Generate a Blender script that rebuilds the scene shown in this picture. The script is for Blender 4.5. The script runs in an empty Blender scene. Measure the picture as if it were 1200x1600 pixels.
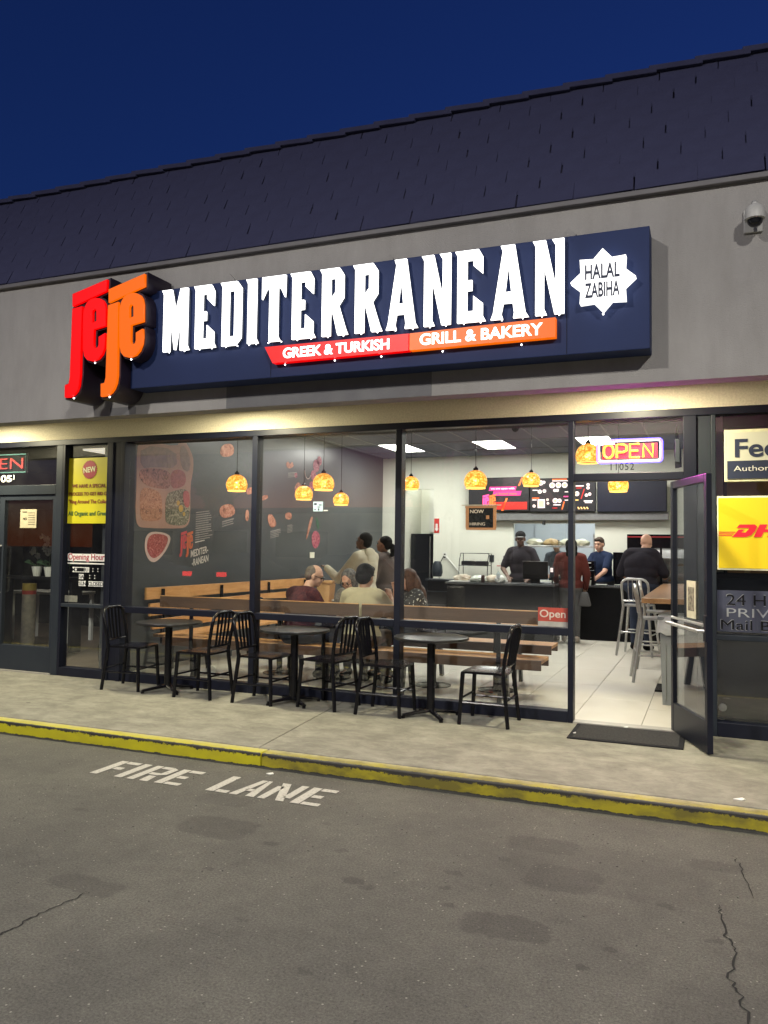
import bpy, bmesh, math, random
from mathutils import Vector, Matrix, Euler, noise
random.seed(7)
R = math.radians
PI = math.pi
C = bpy.context.scene.collection
SC = bpy.context.scene

# ------------------------------------------------------------------ camera, sky, exposure
camd = bpy.data.cameras.new('camera')
cam = bpy.data.objects.new('camera', camd)
C.objects.link(cam)
SC.camera = cam
camd.sensor_fit = 'HORIZONTAL'
camd.sensor_width = 36.0
camd.lens = 1250.0 / 1200.0 * 36.0
camd.clip_start = 0.05
camd.clip_end = 2000.0
_yaw, _pit, _rol = .3854, .0462, .0133
_f = Vector((-math.sin(_yaw) * math.cos(_pit), math.cos(_yaw) * math.cos(_pit), math.sin(_pit)))
_r = _f.cross(Vector((0, 0, 1))).normalized()
_u = _r.cross(_f)
_r2 = math.cos(_rol) * _r + math.sin(_rol) * _u
_u2 = -math.sin(_rol) * _r + math.cos(_rol) * _u
cam.matrix_world = Matrix(((_r2.x, _u2.x, -_f.x, 0.0), (_r2.y, _u2.y, -_f.y, -7.344), (_r2.z, _u2.z, -_f.z, 1.523), (0, 0, 0, 1)))

world = bpy.data.worlds.new('World')
SC.world = world
world.use_nodes = True
wn, wl = world.node_tree.nodes, world.node_tree.links
wn.clear()
wo = wn.new('ShaderNodeOutputWorld')
wb = wn.new('ShaderNodeBackground')
sky = wn.new('ShaderNodeTexSky')
sky.sky_type = 'NISHITA'
sky.sun_disc = False
sky.sun_elevation = R(0.8)
sky.sun_rotation = R(200)
sky.altitude = 0
sky.air_density = 1.0
sky.dust_density = 0.6
sky.ozone_density = 5.0
wb.inputs['Strength'].default_value = 0.15
tint = wn.new('ShaderNodeMix')
tint.data_type = 'RGBA'
tint.blend_type = 'MULTIPLY'
tint.inputs[0].default_value = 1.0
tint.inputs[7].default_value = (1.5, .84, 1.2, 1)     # deep indigo dusk
wl.new(sky.outputs[0], tint.inputs[6])
wl.new(tint.outputs[2], wb.inputs['Color'])
wl.new(wb.outputs[0], wo.inputs['Surface'])

SC.view_settings.view_transform = 'Standard'
SC.view_settings.look = 'None'
SC.view_settings.exposure = 0.0
SC.view_settings.gamma = 1.0
SC.view_settings.use_curve_mapping = False
SC.cycles.max_bounces = 8
SC.cycles.transparent_max_bounces = 16
SC.cycles.caustics_reflective = False
SC.cycles.caustics_refractive = False
SC.cycles.sample_clamp_indirect = 4.0

# light levels, all in one place
P_SOFFIT = 92.0
P_POLE = 2200.0
L_TROFFER = 16.0
L_SIGN_WHITE = 2.6
L_SIGN_RED = .95

# ------------------------------------------------------------------ materials
MATS = {}


def mat(name, col, rough=.6, metal=0.0, col2=None, nscale=20.0, bump=0.0, bscale=None, spec=.5, detail=4.0, lo=.35, hi=.65, coat=0.0):
    if name in MATS:
        return MATS[name]
    m = bpy.data.materials.new(name)
    m.use_nodes = True
    nt = m.node_tree
    b = nt.nodes['Principled BSDF']
    b.inputs['Base Color'].default_value = (*col, 1)
    b.inputs['Roughness'].default_value = rough
    b.inputs['Metallic'].default_value = metal
    b.inputs['Specular IOR Level'].default_value = spec
    b.inputs['Coat Weight'].default_value = coat
    tc = nt.nodes.new('ShaderNodeTexCoord')
    if col2 is None:
        col2 = tuple(c * .86 for c in col)
    n = nt.nodes.new('ShaderNodeTexNoise')
    n.inputs['Scale'].default_value = nscale
    n.inputs['Detail'].default_value = detail
    nt.links.new(tc.outputs['Object'], n.inputs['Vector'])
    r = nt.nodes.new('ShaderNodeValToRGB')
    r.color_ramp.elements[0].position = lo
    r.color_ramp.elements[0].color = (*col, 1)
    r.color_ramp.elements[1].position = hi
    r.color_ramp.elements[1].color = (*col2, 1)
    nt.links.new(n.outputs['Fac'], r.inputs['Fac'])
    nt.links.new(r.outputs['Color'], b.inputs['Base Color'])
    if bump:
        n2 = nt.nodes.new('ShaderNodeTexNoise')
        n2.inputs['Scale'].default_value = bscale or nscale * 3
        n2.inputs['Detail'].default_value = 5
        nt.links.new(tc.outputs['Object'], n2.inputs['Vector'])
        bp = nt.nodes.new('ShaderNodeBump')
        bp.inputs['Strength'].default_value = bump
        bp.inputs['Distance'].default_value = .01
        nt.links.new(n2.outputs['Fac'], bp.inputs['Height'])
        nt.links.new(bp.outputs['Normal'], b.inputs['Normal'])
    MATS[name] = m
    return m


def emat(name, col, strength, base=None):
    if name in MATS:
        return MATS[name]
    m = bpy.data.materials.new(name)
    m.use_nodes = True
    b = m.node_tree.nodes['Principled BSDF']
    b.inputs['Base Color'].default_value = (*(base or col), 1)
    b.inputs['Emission Color'].default_value = (*col, 1)
    b.inputs['Emission Strength'].default_value = strength
    b.inputs['Roughness'].default_value = .4
    MATS[name] = m
    return m


def glass_mat(name, tint=(.93, .95, .95), ior=1.5, smear=.011, refl=1.0):
    m = bpy.data.materials.new(name)
    m.use_nodes = True
    nt = m.node_tree
    nt.nodes.clear()
    o = nt.nodes.new('ShaderNodeOutputMaterial')
    t = nt.nodes.new('ShaderNodeBsdfTransparent')
    t.inputs['Color'].default_value = (*tint, 1)
    g = nt.nodes.new('ShaderNodeBsdfGlossy')
    g.inputs['Roughness'].default_value = 0.0
    g.inputs['Color'].default_value = (refl, refl, refl, 1)
    f = nt.nodes.new('ShaderNodeFresnel')
    # no refraction in a thin pane, so both faces see the same air-to-glass step
    ge = nt.nodes.new('ShaderNodeNewGeometry')
    mp_ = nt.nodes.new('ShaderNodeMapRange')
    mp_.inputs[3].default_value = ior
    mp_.inputs[4].default_value = 1.0 / ior
    nt.links.new(ge.outputs['Backfacing'], mp_.inputs[0])
    nt.links.new(mp_.outputs[0], f.inputs['IOR'])
    mx = nt.nodes.new('ShaderNodeMixShader')
    nt.links.new(f.outputs[0], mx.inputs[0])
    nt.links.new(t.outputs[0], mx.inputs[1])
    nt.links.new(g.outputs[0], mx.inputs[2])
    # a film of dust and finger marks
    tc = nt.nodes.new('ShaderNodeTexCoord')
    n = nt.nodes.new('ShaderNodeTexNoise'); n.inputs['Scale'].default_value = 3.5; n.inputs['Detail'].default_value = 9; n.inputs['Roughness'].default_value = .7
    nt.links.new(tc.outputs['Object'], n.inputs['Vector'])
    mr_ = nt.nodes.new('ShaderNodeMapRange'); mr_.inputs[1].default_value = .42; mr_.inputs[2].default_value = .75; mr_.inputs[3].default_value = smear * .3; mr_.inputs[4].default_value = smear
    nt.links.new(n.outputs['Fac'], mr_.inputs[0])
    df = nt.nodes.new('ShaderNodeBsdfDiffuse'); df.inputs['Color'].default_value = (.6, .6, .6, 1)
    m3 = nt.nodes.new('ShaderNodeMixShader')
    nt.links.new(mr_.outputs[0], m3.inputs[0]); nt.links.new(mx.outputs[0], m3.inputs[1]); nt.links.new(df.outputs[0], m3.inputs[2])
    nt.links.new(m3.outputs[0], o.inputs['Surface'])
    MATS[name] = m
    return m


def wood_mat(name, c1, c2, axis='X', scale=6.0, rough=.45):
    m = bpy.data.materials.new(name)
    m.use_nodes = True
    nt = m.node_tree
    b = nt.nodes['Principled BSDF']
    b.inputs['Roughness'].default_value = rough
    tc = nt.nodes.new('ShaderNodeTexCoord')
    mp = nt.nodes.new('ShaderNodeMapping')
    s = {'X': (.12, 1, 1), 'Y': (1, .12, 1)}[axis]
    mp.inputs['Scale'].default_value = tuple(v * scale for v in s)
    nt.links.new(tc.outputs['Object'], mp.inputs['Vector'])
    n = nt.nodes.new('ShaderNodeTexNoise')
    n.inputs['Scale'].default_value = 4.0
    n.inputs['Detail'].default_value = 8
    n.inputs['Distortion'].default_value = .6
    nt.links.new(mp.outputs[0], n.inputs['Vector'])
    r = nt.nodes.new('ShaderNodeValToRGB')
    r.color_ramp.elements[0].position = .3
    r.color_ramp.elements[0].color = (*c1, 1)
    r.color_ramp.elements[1].position = .7
    r.color_ramp.elements[1].color = (*c2, 1)
    nt.links.new(n.outputs['Fac'], r.inputs['Fac'])
    nt.links.new(r.outputs[0], b.inputs['Base Color'])
    MATS[name] = m
    return m


M_stucco = mat('painted_stucco', (.34, .33, .315), .9, col2=(.26, .253, .246), nscale=.9, bump=.5, bscale=110, detail=12, lo=.25, hi=.75)
def add_streaks(m, k=.55):
    nt = m.node_tree; N, L = nt.nodes, nt.links
    b = N['Principled BSDF']; src = b.inputs['Base Color'].links[0].from_socket
    tc = N.new('ShaderNodeTexCoord'); mp = N.new('ShaderNodeMapping'); mp.inputs['Scale'].default_value = (1.8, 1.8, .5)
    L.new(tc.outputs['Object'], mp.inputs['Vector'])
    n = N.new('ShaderNodeTexNoise'); n.inputs['Scale'].default_value = 1.6; n.inputs['Detail'].default_value = 10; n.inputs['Roughness'].default_value = .7
    L.new(mp.outputs[0], n.inputs['Vector'])
    r = N.new('ShaderNodeValToRGB'); r.color_ramp.elements[0].position = .30; r.color_ramp.elements[0].color = (.66, .65, .63, 1)
    r.color_ramp.elements[1].position = .58; r.color_ramp.elements[1].color = (1.04, 1.04, 1.04, 1)
    L.new(n.outputs['Fac'], r.inputs['Fac'])
    x = N.new('ShaderNodeMix'); x.data_type = 'RGBA'; x.blend_type = 'MULTIPLY'; x.inputs[0].default_value = k
    L.new(src, x.inputs[6]); L.new(r.outputs[0], x.inputs[7]); L.new(x.outputs[2], b.inputs['Base Color'])
add_streaks(M_stucco, .45)
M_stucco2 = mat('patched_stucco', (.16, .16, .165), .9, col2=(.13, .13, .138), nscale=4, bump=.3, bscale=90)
M_strip = mat('rough_cream_stucco', (.70, .645, .50), .95, col2=(.56, .51, .39), nscale=60, bump=.9, bscale=120, lo=.3, hi=.7)
M_shake = mat('veil_blue_shake', (.040, .043, .088), .95, col2=(.032, .033, .068), nscale=2.2, bump=.5, bscale=40, spec=.2)  # blue veil of the sign's lens flare mixed into the weathered shake colour
M_roof = mat('roof_felt', (.034, .030, .06), .9)
M_trim = mat('drip_edge_metal', (.13, .125, .13), .6, nscale=5)
M_alum = mat('dark_bronze_aluminium', (.005, .006, .014), .42, 0, col2=(.007, .009, .018), nscale=3, spec=.28)
M_alum2 = mat('slate_grey_aluminium', (.022, .028, .037), .45, .1, col2=(.018, .023, .032), nscale=3, spec=.3)
M_black = mat('black_metal', (.004, .004, .006), .24, 0, nscale=8, spec=.28)
M_blackmatte = mat('black_matte', (.009, .009, .011), .75, nscale=8, spec=.15)
M_blackgloss = mat('black_gloss_panel', (.007, .008, .011), .16, nscale=3, spec=.35)
M_steel = mat('brushed_steel', (.52, .52, .52), .33, .85, nscale=30)
M_white = mat('white_paint', (.72, .72, .68), .7, nscale=2)
M_offwhite = mat('off_white_wall_paint', (.70, .70, .62), .85, col2=(.66, .665, .59), nscale=1.2, bump=.08, bscale=80)
M_graywall = mat('charcoal_wall_paint', (.058, .063, .070), .33, col2=(.050, .055, .061), nscale=1.1)
M_ceil = mat('dark_ceiling_tile', (.15, .16, .21), .95, col2=(.13, .14, .185), nscale=60, bump=.3, bscale=200)
M_tile = mat('pale_porcelain_tile', (.60, .57, .50), .38, col2=(.55, .52, .455), nscale=1.6, detail=8)
M_grout = mat('grey_grout', (.30, .28, .25), .9)
M_brownfloor = mat('brown_floor', (.16, .12, .09), .5, col2=(.13, .10, .08), nscale=3)
M_glass = glass_mat('window_glass', (.95, .965, .96), 1.62)
M_doorglass = glass_mat('door_glass', (.95, .96, .96), 1.7)
M_woodL = wood_mat('honey_wood', (.62, .33, .12), (.48, .23, .075))
M_woodY = wood_mat('honey_wood_long', (.62, .33, .12), (.48, .23, .075), 'Y')
M_woodD = wood_mat('walnut_wood', (.105, .055, .030), (.07, .036, .02))
M_tablew = wood_mat('butcher_block', (.34, .19, .095), (.25, .13, .06), 'Y', 9, .3)
M_skinA = mat('fair_skin', (.56, .33, .24), .55, col2=(.50, .28, .20), nscale=14)
M_skinB = mat('tan_skin', (.36, .20, .13), .55, col2=(.31, .165, .105), nscale=14)
M_skinC = mat('deep_brown_skin', (.14, .07, .045), .5, col2=(.11, .055, .036), nscale=14)
M_eye = mat('dark_eye', (.012, .010, .010), .2)
M_lip = mat('lip', (.26, .10, .085), .5)
M_hairK = mat('black_hair', (.005, .0045, .0045), .6, spec=.12, nscale=60, bump=.6, bscale=60)
M_hairB = mat('brown_hair', (.085, .038, .022), .5, col2=(.045, .02, .012), spec=.25, nscale=40, bump=.6, bscale=60)
M_hairG = mat('grey_streaked_hair', (.17, .16, .15), .6, col2=(.05, .045, .042), spec=.2, nscale=40, bump=.6, bscale=60)
M_letter = emat('lit_white_acrylic', (1.0, 1.0, .97), L_SIGN_WHITE, (.8, .8, .8))
M_red = emat('lit_red_acrylic', (1.0, .0, .0), L_SIGN_RED, (.10, .0, .0))
M_orange = emat('lit_orange_acrylic', (1.0, .155, .0), L_SIGN_RED, (.10, .015, .0))
M_signbox = mat('navy_sign_panel', (.013, .026, .092), .6, nscale=2, spec=.25)
M_signink = mat('navy_ink', (.02, .03, .07), .6)
M_can = mat('plum_black_letter_return', (.014, .008, .020), .5)


# ------------------------------------------------------------------ object helpers
ORG = {}


def tag(o, label=None, cat=None, group=None, kind=None):
    if label: o['label'] = label
    if cat: o['category'] = cat
    if group: o['group'] = group
    if kind: o['kind'] = kind
    return o


def thing(name, label, cat, loc=(0, 0, 0), group=None, kind=None):
    o = bpy.data.objects.new(name, None)
    C.objects.link(o)
    o.empty_display_size = .1
    o.location = loc
    ORG[o.name] = Vector(loc)
    return tag(o, label, cat, group, kind)


def set_mat(me, m):
    me.materials.clear()
    me.materials.append(m)


def link(name, me, m, parent=None, label=None, kind=None):
    """link a mesh whose vertices are in world (or, under a root at the origin, local) coordinates"""
    o = bpy.data.objects.new(name, me)
    C.objects.link(o)
    if m: set_mat(me, m)
    org = Vector((0, 0, 0))
    if parent is not None:
        o.parent = parent
        org = ORG.get(parent.name, org)
        me.transform(Matrix.Translation(-org))
    ORG[o.name] = org
    if label: o['label'] = label
    if kind: o['kind'] = kind
    return o


def solo(name, me, m, loc, label=None, cat=None, group=None, kind=None):
    """one-mesh top-level thing with its origin at loc"""
    o = bpy.data.objects.new(name, me)
    C.objects.link(o)
    if m: set_mat(me, m)
    me.transform(Matrix.Translation(-Vector(loc)))
    o.location = loc
    ORG[o.name] = Vector(loc)
    return tag(o, label, cat, group, kind)


class MB:
    def __init__(s):
        s.bm = bmesh.new()

    def box(s, x0, x1, y0, y1, z0, z1, bev=0.0, rot=None, about=None):
        g = bmesh.ops.create_cube(s.bm, size=1.0)
        vs = g['verts']
        c = Vector(((x0 + x1) / 2, (y0 + y1) / 2, (z0 + z1) / 2))
        d = (abs(x1 - x0), abs(y1 - y0), abs(z1 - z0))
        for v in vs:
            v.co = Vector((v.co.x * d[0], v.co.y * d[1], v.co.z * d[2])) + c
        if bev:
            es = list({e for v in vs for e in v.link_edges})
            r = bmesh.ops.bevel(s.bm, geom=es, offset=min(bev, min(d) * .45), segments=2, affect='EDGES', profile=.5)
            vs = list({v for f in r['faces'] for v in f.verts} | {v for v in vs if v.is_valid})
        if rot:
            M = Matrix.Translation(about or c) @ rot @ Matrix.Translation(-(Vector(about) if about else c))
            for v in vs: v.co = M @ v.co
        return s

    def tube(s, pts, r, n=10, closed=False, flat=None):
        pts = [Vector(p) for p in pts]
        rs = r if isinstance(r, (list, tuple)) else [r] * len(pts)
        rings = []
        up = Vector((0, 0, 1))
        N = len(pts)
        pu = None
        for i, p in enumerate(pts):
            if closed:
                t = (pts[(i + 1) % N] - pts[i - 1]).normalized()
            else:
                t = (pts[min(i + 1, N - 1)] - pts[max(i - 1, 0)]).normalized()
            if pu is None:
                a = up if abs(t.dot(up)) < .95 else Vector((1, 0, 0))
                u = t.cross(a).normalized()
            else:
                u = (pu - t * pu.dot(t)).normalized()
            pu = u
            w = t.cross(u)
            fa, fb = flat or (1, 1)
            rings.append([s.bm.verts.new(p + (u * math.cos(2 * PI * k / n) * fa + w * math.sin(2 * PI * k / n) * fb) * rs[i]) for k in range(n)])
        for i in range(N if closed else N - 1):
            a, b = rings[i], rings[(i + 1) % N]
            for k in range(n):
                s.bm.faces.new((a[k], a[(k + 1) % n], b[(k + 1) % n], b[k]))
        if not closed:
            s.bm.faces.new(rings[0][::-1])
            s.bm.faces.new(rings[-1])
        return s

    def lathe(s, prof, c=(0, 0, 0), n=24, sx=1, sy=1, cap=True):
        c = Vector(c)
        rings = []
        for r, z in prof:
            if r < 1e-5:
                rings.append([s.bm.verts.new(c + Vector((0, 0, z)))])
            else:
                rings.append([s.bm.verts.new(c + Vector((r * sx * math.cos(2 * PI * k / n), r * sy * math.sin(2 * PI * k / n), z))) for k in range(n)])
        for a, b in zip(rings, rings[1:]):
            for k in range(n):
                k2 = (k + 1) % n
                if len(a) == 1 and len(b) == 1: continue
                if len(a) == 1: s.bm.faces.new((a[0], b[k2], b[k]))
                elif len(b) == 1: s.bm.faces.new((a[k], a[k2], b[0]))
                else: s.bm.faces.new((a[k], a[k2], b[k2], b[k]))
        if cap:
            if len(rings[0]) > 1: s.bm.faces.new(rings[0][::-1])
            if len(rings[-1]) > 1: s.bm.faces.new(rings[-1])
        return s

    def ball(s, c, r, rx=1, ry=1, rz=1, sub=2, M=None):
        g = bmesh.ops.create_icosphere(s.bm, subdivisions=sub, radius=r)
        for v in g['verts']:
            p = Vector((v.co.x * rx, v.co.y * ry, v.co.z * rz)) + Vector(c)
            v.co = M @ p if M else p
        return s

    def cone(s, a, b, r1, r2, n=12):
        """tapered capsule"""
        a, b = Vector(a), Vector(b)
        t = b - a
        L = t.length
        if L < 1e-5:
            return s.ball(a, max(r1, r2))
        t.normalize()
        pts, rs = [], []
        for k in range(4):
            q = k / 4 * PI / 2
            pts.append(a - t * r1 * math.cos(q)); rs.append(max(r1 * math.sin(q), r1 * .08))
        pts.append(a); rs.append(r1)
        pts.append(b); rs.append(r2)
        for k in range(3, -1, -1):
            q = k / 4 * PI / 2
            pts.append(b + t * r2 * math.cos(q)); rs.append(max(r2 * math.sin(q), r2 * .08))
        return s.tube(pts, rs, n)

    def poly(s, pts3):
        vs = [s.bm.verts.new(Vector(p)) for p in pts3]
        s.bm.faces.new(vs)
        return s

    def prism(s, pts, d):
        """pts: 3D polygon, extruded by vector d"""
        d = Vector(d)
        a = [s.bm.verts.new(Vector(p)) for p in pts]
        b = [s.bm.verts.new(Vector(p) + d) for p in pts]
        n = len(a)
        s.bm.faces.new(a)
        s.bm.faces.new(b[::-1])
        for i in range(n):
            s.bm.faces.new((a[i], b[i], b[(i + 1) % n], a[(i + 1) % n]))
        return s

    def mesh(s, name='part', smooth=False, fix=True):
        if fix: bmesh.ops.recalc_face_normals(s.bm, faces=s.bm.faces[:])
        me = bpy.data.meshes.new(name)
        s.bm.to_mesh(me)
        s.bm.free()
        if smooth:
            for p in me.polygons: p.use_smooth = True
            try:
                me.set_sharp_from_angle(angle=R(40))
            except Exception:
                pass
        return me

    def obj(s, name, m, parent=None, label=None, smooth=False, kind=None):
        return link(name, s.mesh(name, smooth), m, parent, label, kind)


def box(name, m, parent, x0, x1, y0, y1, z0, z1, bev=0.0, label=None, kind=None):
    return MB().box(x0, x1, y0, y1, z0, z1, bev).obj(name, m, parent, label, False, kind)


def eval_mesh(tmp):
    dg = bpy.context.evaluated_depsgraph_get()
    me = bpy.data.meshes.new_from_object(tmp.evaluated_get(dg))
    C.objects.unlink(tmp)
    bpy.data.objects.remove(tmp)
    return me


def shape2d(splines, ext=.01, bev=0.0):
    """flat shape with holes -> mesh in XY plane, extruded +-ext/2 in Z"""
    cu = bpy.data.curves.new('outline', 'CURVE')
    cu.dimensions = '2D'
    cu.fill_mode = 'BOTH'
    cu.extrude = ext / 2
    cu.bevel_depth = bev
    for sp in splines:
        s = cu.splines.new('POLY')
        s.points.add(len(sp) - 1)
        for p, q in zip(s.points, sp): p.co = (q[0], q[1], 0, 1)
        s.use_cyclic_u = True
    o = bpy.data.objects.new('outline', cu)
    C.objects.link(o)
    bpy.context.view_layer.update()
    me = eval_mesh(o)
    bpy.data.curves.remove(cu)
    return me


def text_mesh(body, w=None, h=None, ext=.002, bold=0.0, shear=0.0, spacing=1.0):
    """text centred on the origin in XY, fitted to w x h"""
    cu = bpy.data.curves.new('lettering', 'FONT')
    cu.body = body
    cu.size = 1.0
    cu.extrude = .01
    cu.offset = bold
    cu.shear = shear
    cu.space_character = spacing
    cu.align_x = 'LEFT'
    o = bpy.data.objects.new('lettering', cu)
    C.objects.link(o)
    bpy.context.view_layer.update()
    me = eval_mesh(o)
    bpy.data.curves.remove(cu)
    xs = [v.co.x for v in me.vertices]; ys = [v.co.y for v in me.vertices]
    x0, x1, y0, y1 = min(xs), max(xs), min(ys), max(ys)
    sx = (w / (x1 - x0)) if w else None
    sy = (h / (y1 - y0)) if h else None
    if sx is None: sx = sy
    if sy is None: sy = sx
    for v in me.vertices:
        v.co = Vector(((v.co.x - (x0 + x1) / 2) * sx, (v.co.y - (y0 + y1) / 2) * sy, v.co.z / .01 * ext / 2))
    return me


# frames: XY-plane shapes stood up on the facade (facing -Y), on the left wall (facing +X)
FRONT = Matrix(((1, 0, 0, 0), (0, 0, -1, 0), (0, 1, 0, 0), (0, 0, 0, 1)))     # x->X, y->Z, z->-Y
LEFTW = Matrix(((0, 0, 1, 0), (1, 0, 0, 0), (0, 1, 0, 0), (0, 0, 0, 1)))       # x->Y, y->Z, z->X


def stand(me, c, frame=FRONT):
    me.transform(Matrix.Translation(Vector(c)) @ frame)
    return me


def text(body, m, parent, c, w=None, h=None, ext=.002, bold=0.0, shear=0.0, frame=FRONT, name='lettering', spacing=1.0, rz=0):
    me = text_mesh(body, w, h, ext, bold, shear, spacing)
    if rz: me.transform(Matrix.Rotation(rz, 4, 'Z'))
    return link(name, stand(me, c, frame), m, parent)


def flat(splines, m, parent, depth, ext=.002, frame=FRONT, name='print', label=None):
    """splines given in facade coordinates (X,Z) or, for LEFTW, (Y,Z); depth is the third coordinate"""
    me = shape2d(splines, ext)
    c = (0, depth, 0) if frame is FRONT else (depth, 0, 0)
    return link(name, stand(me, c, frame), m, parent, label)


def light(name, typ, power, loc, parent, col=(1, 1, 1), size=.2, rot=(0, 0, 0), size_y=None, spot=None):
    d = bpy.data.lights.new(name, typ)
    d.energy = power
    d.color = col
    if typ == 'AREA':
        d.shape = 'DISK' if size_y is None else 'RECTANGLE'
        d.size = size
        if size_y: d.size_y = size_y
    else:
        d.shadow_soft_size = size
    if spot: d.spot_size, d.spot_blend = spot
    o = bpy.data.objects.new(name, d)
    C.objects.link(o)
    o.parent = parent
    o.location = Vector(loc) - ORG.get(parent.name, Vector((0, 0, 0)))
    o.rotation_euler = rot
    return o


def copy_thing(src, loc, rz, label=None):
    r = src.copy()
    C.objects.link(r)
    r.location = loc
    r.rotation_euler = (0, 0, rz)
    if label: r['label'] = label
    for ch in list(src.children):
        c = ch.copy(); C.objects.link(c); c.parent = r
        for g in list(ch.children):
            d = g.copy(); C.objects.link(d); d.parent = c
    return r

# ================================================================== SETTING
# ---------------- asphalt with its stains as wear in the material
ASPH = -.106
def asphalt_material():
    m = bpy.data.materials.new('aged_asphalt')
    m.use_nodes = True
    nt = m.node_tree; N, L = nt.nodes, nt.links
    b = N['Principled BSDF']
    tc = N.new('ShaderNodeTexCoord')
    def noise_n(scale, detail=4, rough=.6):
        n = N.new('ShaderNodeTexNoise'); n.inputs['Scale'].default_value = scale; n.inputs['Detail'].default_value = detail
        n.inputs['Roughness'].default_value = rough
        L.new(tc.outputs['Object'], n.inputs['Vector']); return n
    def ramp(src, a, b_, c0, c1):
        r = N.new('ShaderNodeValToRGB'); r.color_ramp.elements[0].position = a; r.color_ramp.elements[1].position = b_
        r.color_ramp.elements[0].color = (*c0, 1); r.color_ramp.elements[1].color = (*c1, 1)
        L.new(src, r.inputs['Fac']); return r
    def mix(fac, a, b_, mode='MIX'):
        x = N.new('ShaderNodeMix'); x.data_type = 'RGBA'; x.blend_type = mode
        if isinstance(fac, float): x.inputs[0].default_value = fac
        else: L.new(fac, x.inputs[0])
        for i, v in ((6, a), (7, b_)):
            if isinstance(v, tuple): x.inputs[i].default_value = (*v, 1)
            else: L.new(v, x.inputs[i])
        return x.outputs[2]
    fine = noise_n(85, 8, .9)
    base = ramp(fine.outputs['Fac'], .36, .66, (.034, .034, .031), (.185, .181, .164)).outputs[0]
    big = noise_n(1.3, 9, .68)
    base = mix(.75, base, ramp(big.outputs['Fac'], .3, .7, (.62, .61, .62), (1.16, 1.14, 1.08)).outputs[0], 'MULTIPLY')
    mid = noise_n(9, 8, .75)
    base = mix(.85, base, ramp(mid.outputs['Fac'], .3, .68, (.80, .80, .80), (1.1, 1.1, 1.1)).outputs[0], 'MULTIPLY')
    # pale stones
    vo = N.new('ShaderNodeTexVoronoi'); vo.inputs['Scale'].default_value = 42
    L.new(tc.outputs['Object'], vo.inputs['Vector'])
    st = ramp(vo.outputs['Distance'], .13, .22, (1, 1, 1), (0, 0, 0))
    pick = N.new('ShaderNodeSeparateColor'); L.new(vo.outputs['Color'], pick.inputs[0])
    gt = N.new('ShaderNodeMath'); gt.operation = 'GREATER_THAN'; gt.inputs[1].default_value = .90; L.new(pick.outputs[0], gt.inputs[0])
    mu = N.new('ShaderNodeMath'); mu.operation = 'MULTIPLY'; L.new(gt.outputs[0], mu.inputs[0]); L.new(st.outputs[0], mu.inputs[1])
    base = mix(mu.outputs[0], base, (.26, .25, .22))
    # stains: (x, y, half width, half depth, darkness)
    S = [(-2.66, -3.31, .24, .15, .48), (-2.78, -4.24, .2, .085, .45), (-.86, -2.82, .2, .12, .42), (-.68, -3.23, .19, .16, .5),
         (-.82, -3.85, .2, .11, .48), (-2.9, -2.87, .2, .1, .3), (.02, -2.75, .13, .07, .35), (-.37, -3.3, .12, .06, .3), (-.5, -3.05, .5, .3, .2),
         (-1.835, -3.352, .04, .03, .5), (-1.202, -3.387, .05, .025, .5), (-1.624, -3.677, .06, .035, .6), (-1.185, -3.58, .035, .03, .5),
         (-1.114, -3.753, .035, .025, .5), (-.39, -3.872, .03, .025, .6), (-.472, -4.056, .03, .02, .6), (.02, -3.616, .04, .025, .5),
         (-2.252, -3.416, .05, .04, .5), (-2.353, -3.847, .03, .02, .5), (-1.53, -3.72, .04, .03, .45), (-1.0, -3.1, .03, .03, .4),
         (-1.45, -4.52, .05, .02, .4), (-1.9, -4.25, .04, .02, .4), (-2.1, -3.0, .04, .02, .4), (-3.6, -3.4, .05, .03, .4), (-.2, -3.35, .04, .03, .5),
         (.3, -4.4, .5, .45, .25)]
    wob = N.new('ShaderNodeVectorMath'); wob.operation = 'SCALE'; wob.inputs['Scale'].default_value = .16
    wc = noise_n(9, 9, .72); 
    sub = N.new('ShaderNodeVectorMath'); sub.operation = 'SUBTRACT'; sub.inputs[1].default_value = (.5, .5, .5)
    L.new(wc.outputs['Color'], sub.inputs[0]); L.new(sub.outputs[0], wob.inputs[0])
    add = N.new('ShaderNodeVectorMath'); add.operation = 'ADD'; L.new(tc.outputs['Object'], add.inputs[0]); L.new(wob.outputs[0], add.inputs[1])
    tot = None
    for x, y, a, c, d in S:
        s1 = N.new('ShaderNodeVectorMath'); s1.operation = 'SUBTRACT'; s1.inputs[1].default_value = (x, y, 0); L.new(add.outputs[0], s1.inputs[0])
        s2 = N.new('ShaderNodeVectorMath'); s2.operation = 'MULTIPLY'; s2.inputs[1].default_value = (1 / a, 1 / c, 0); L.new(s1.outputs[0], s2.inputs[0])
        if a > .1:
            ab = N.new('ShaderNodeVectorMath'); ab.operation = 'ABSOLUTE'; L.new(s2.outputs[0], ab.inputs[0])
            m3_ = N.new('ShaderNodeVectorMath'); m3_.operation = 'MULTIPLY'; L.new(ab.outputs[0], m3_.inputs[0]); L.new(ab.outputs[0], m3_.inputs[1])
            s2 = m3_
        ln = N.new('ShaderNodeVectorMath'); ln.operation = 'LENGTH'; L.new(s2.outputs[0], ln.inputs[0])
        mr = N.new('ShaderNodeMapRange'); mr.inputs[1].default_value = .82; mr.inputs[2].default_value = 1.12
        mr.inputs[3].default_value = d * .72; mr.inputs[4].default_value = 0
        L.new(ln.outputs['Value'], mr.inputs[0])
        if tot is None: tot = mr.outputs[0]
        else:
            ad = N.new('ShaderNodeMath'); ad.operation = 'MAXIMUM'; L.new(tot, ad.inputs[0]); L.new(mr.outputs[0], ad.inputs[1]); tot = ad.outputs[0]
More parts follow.
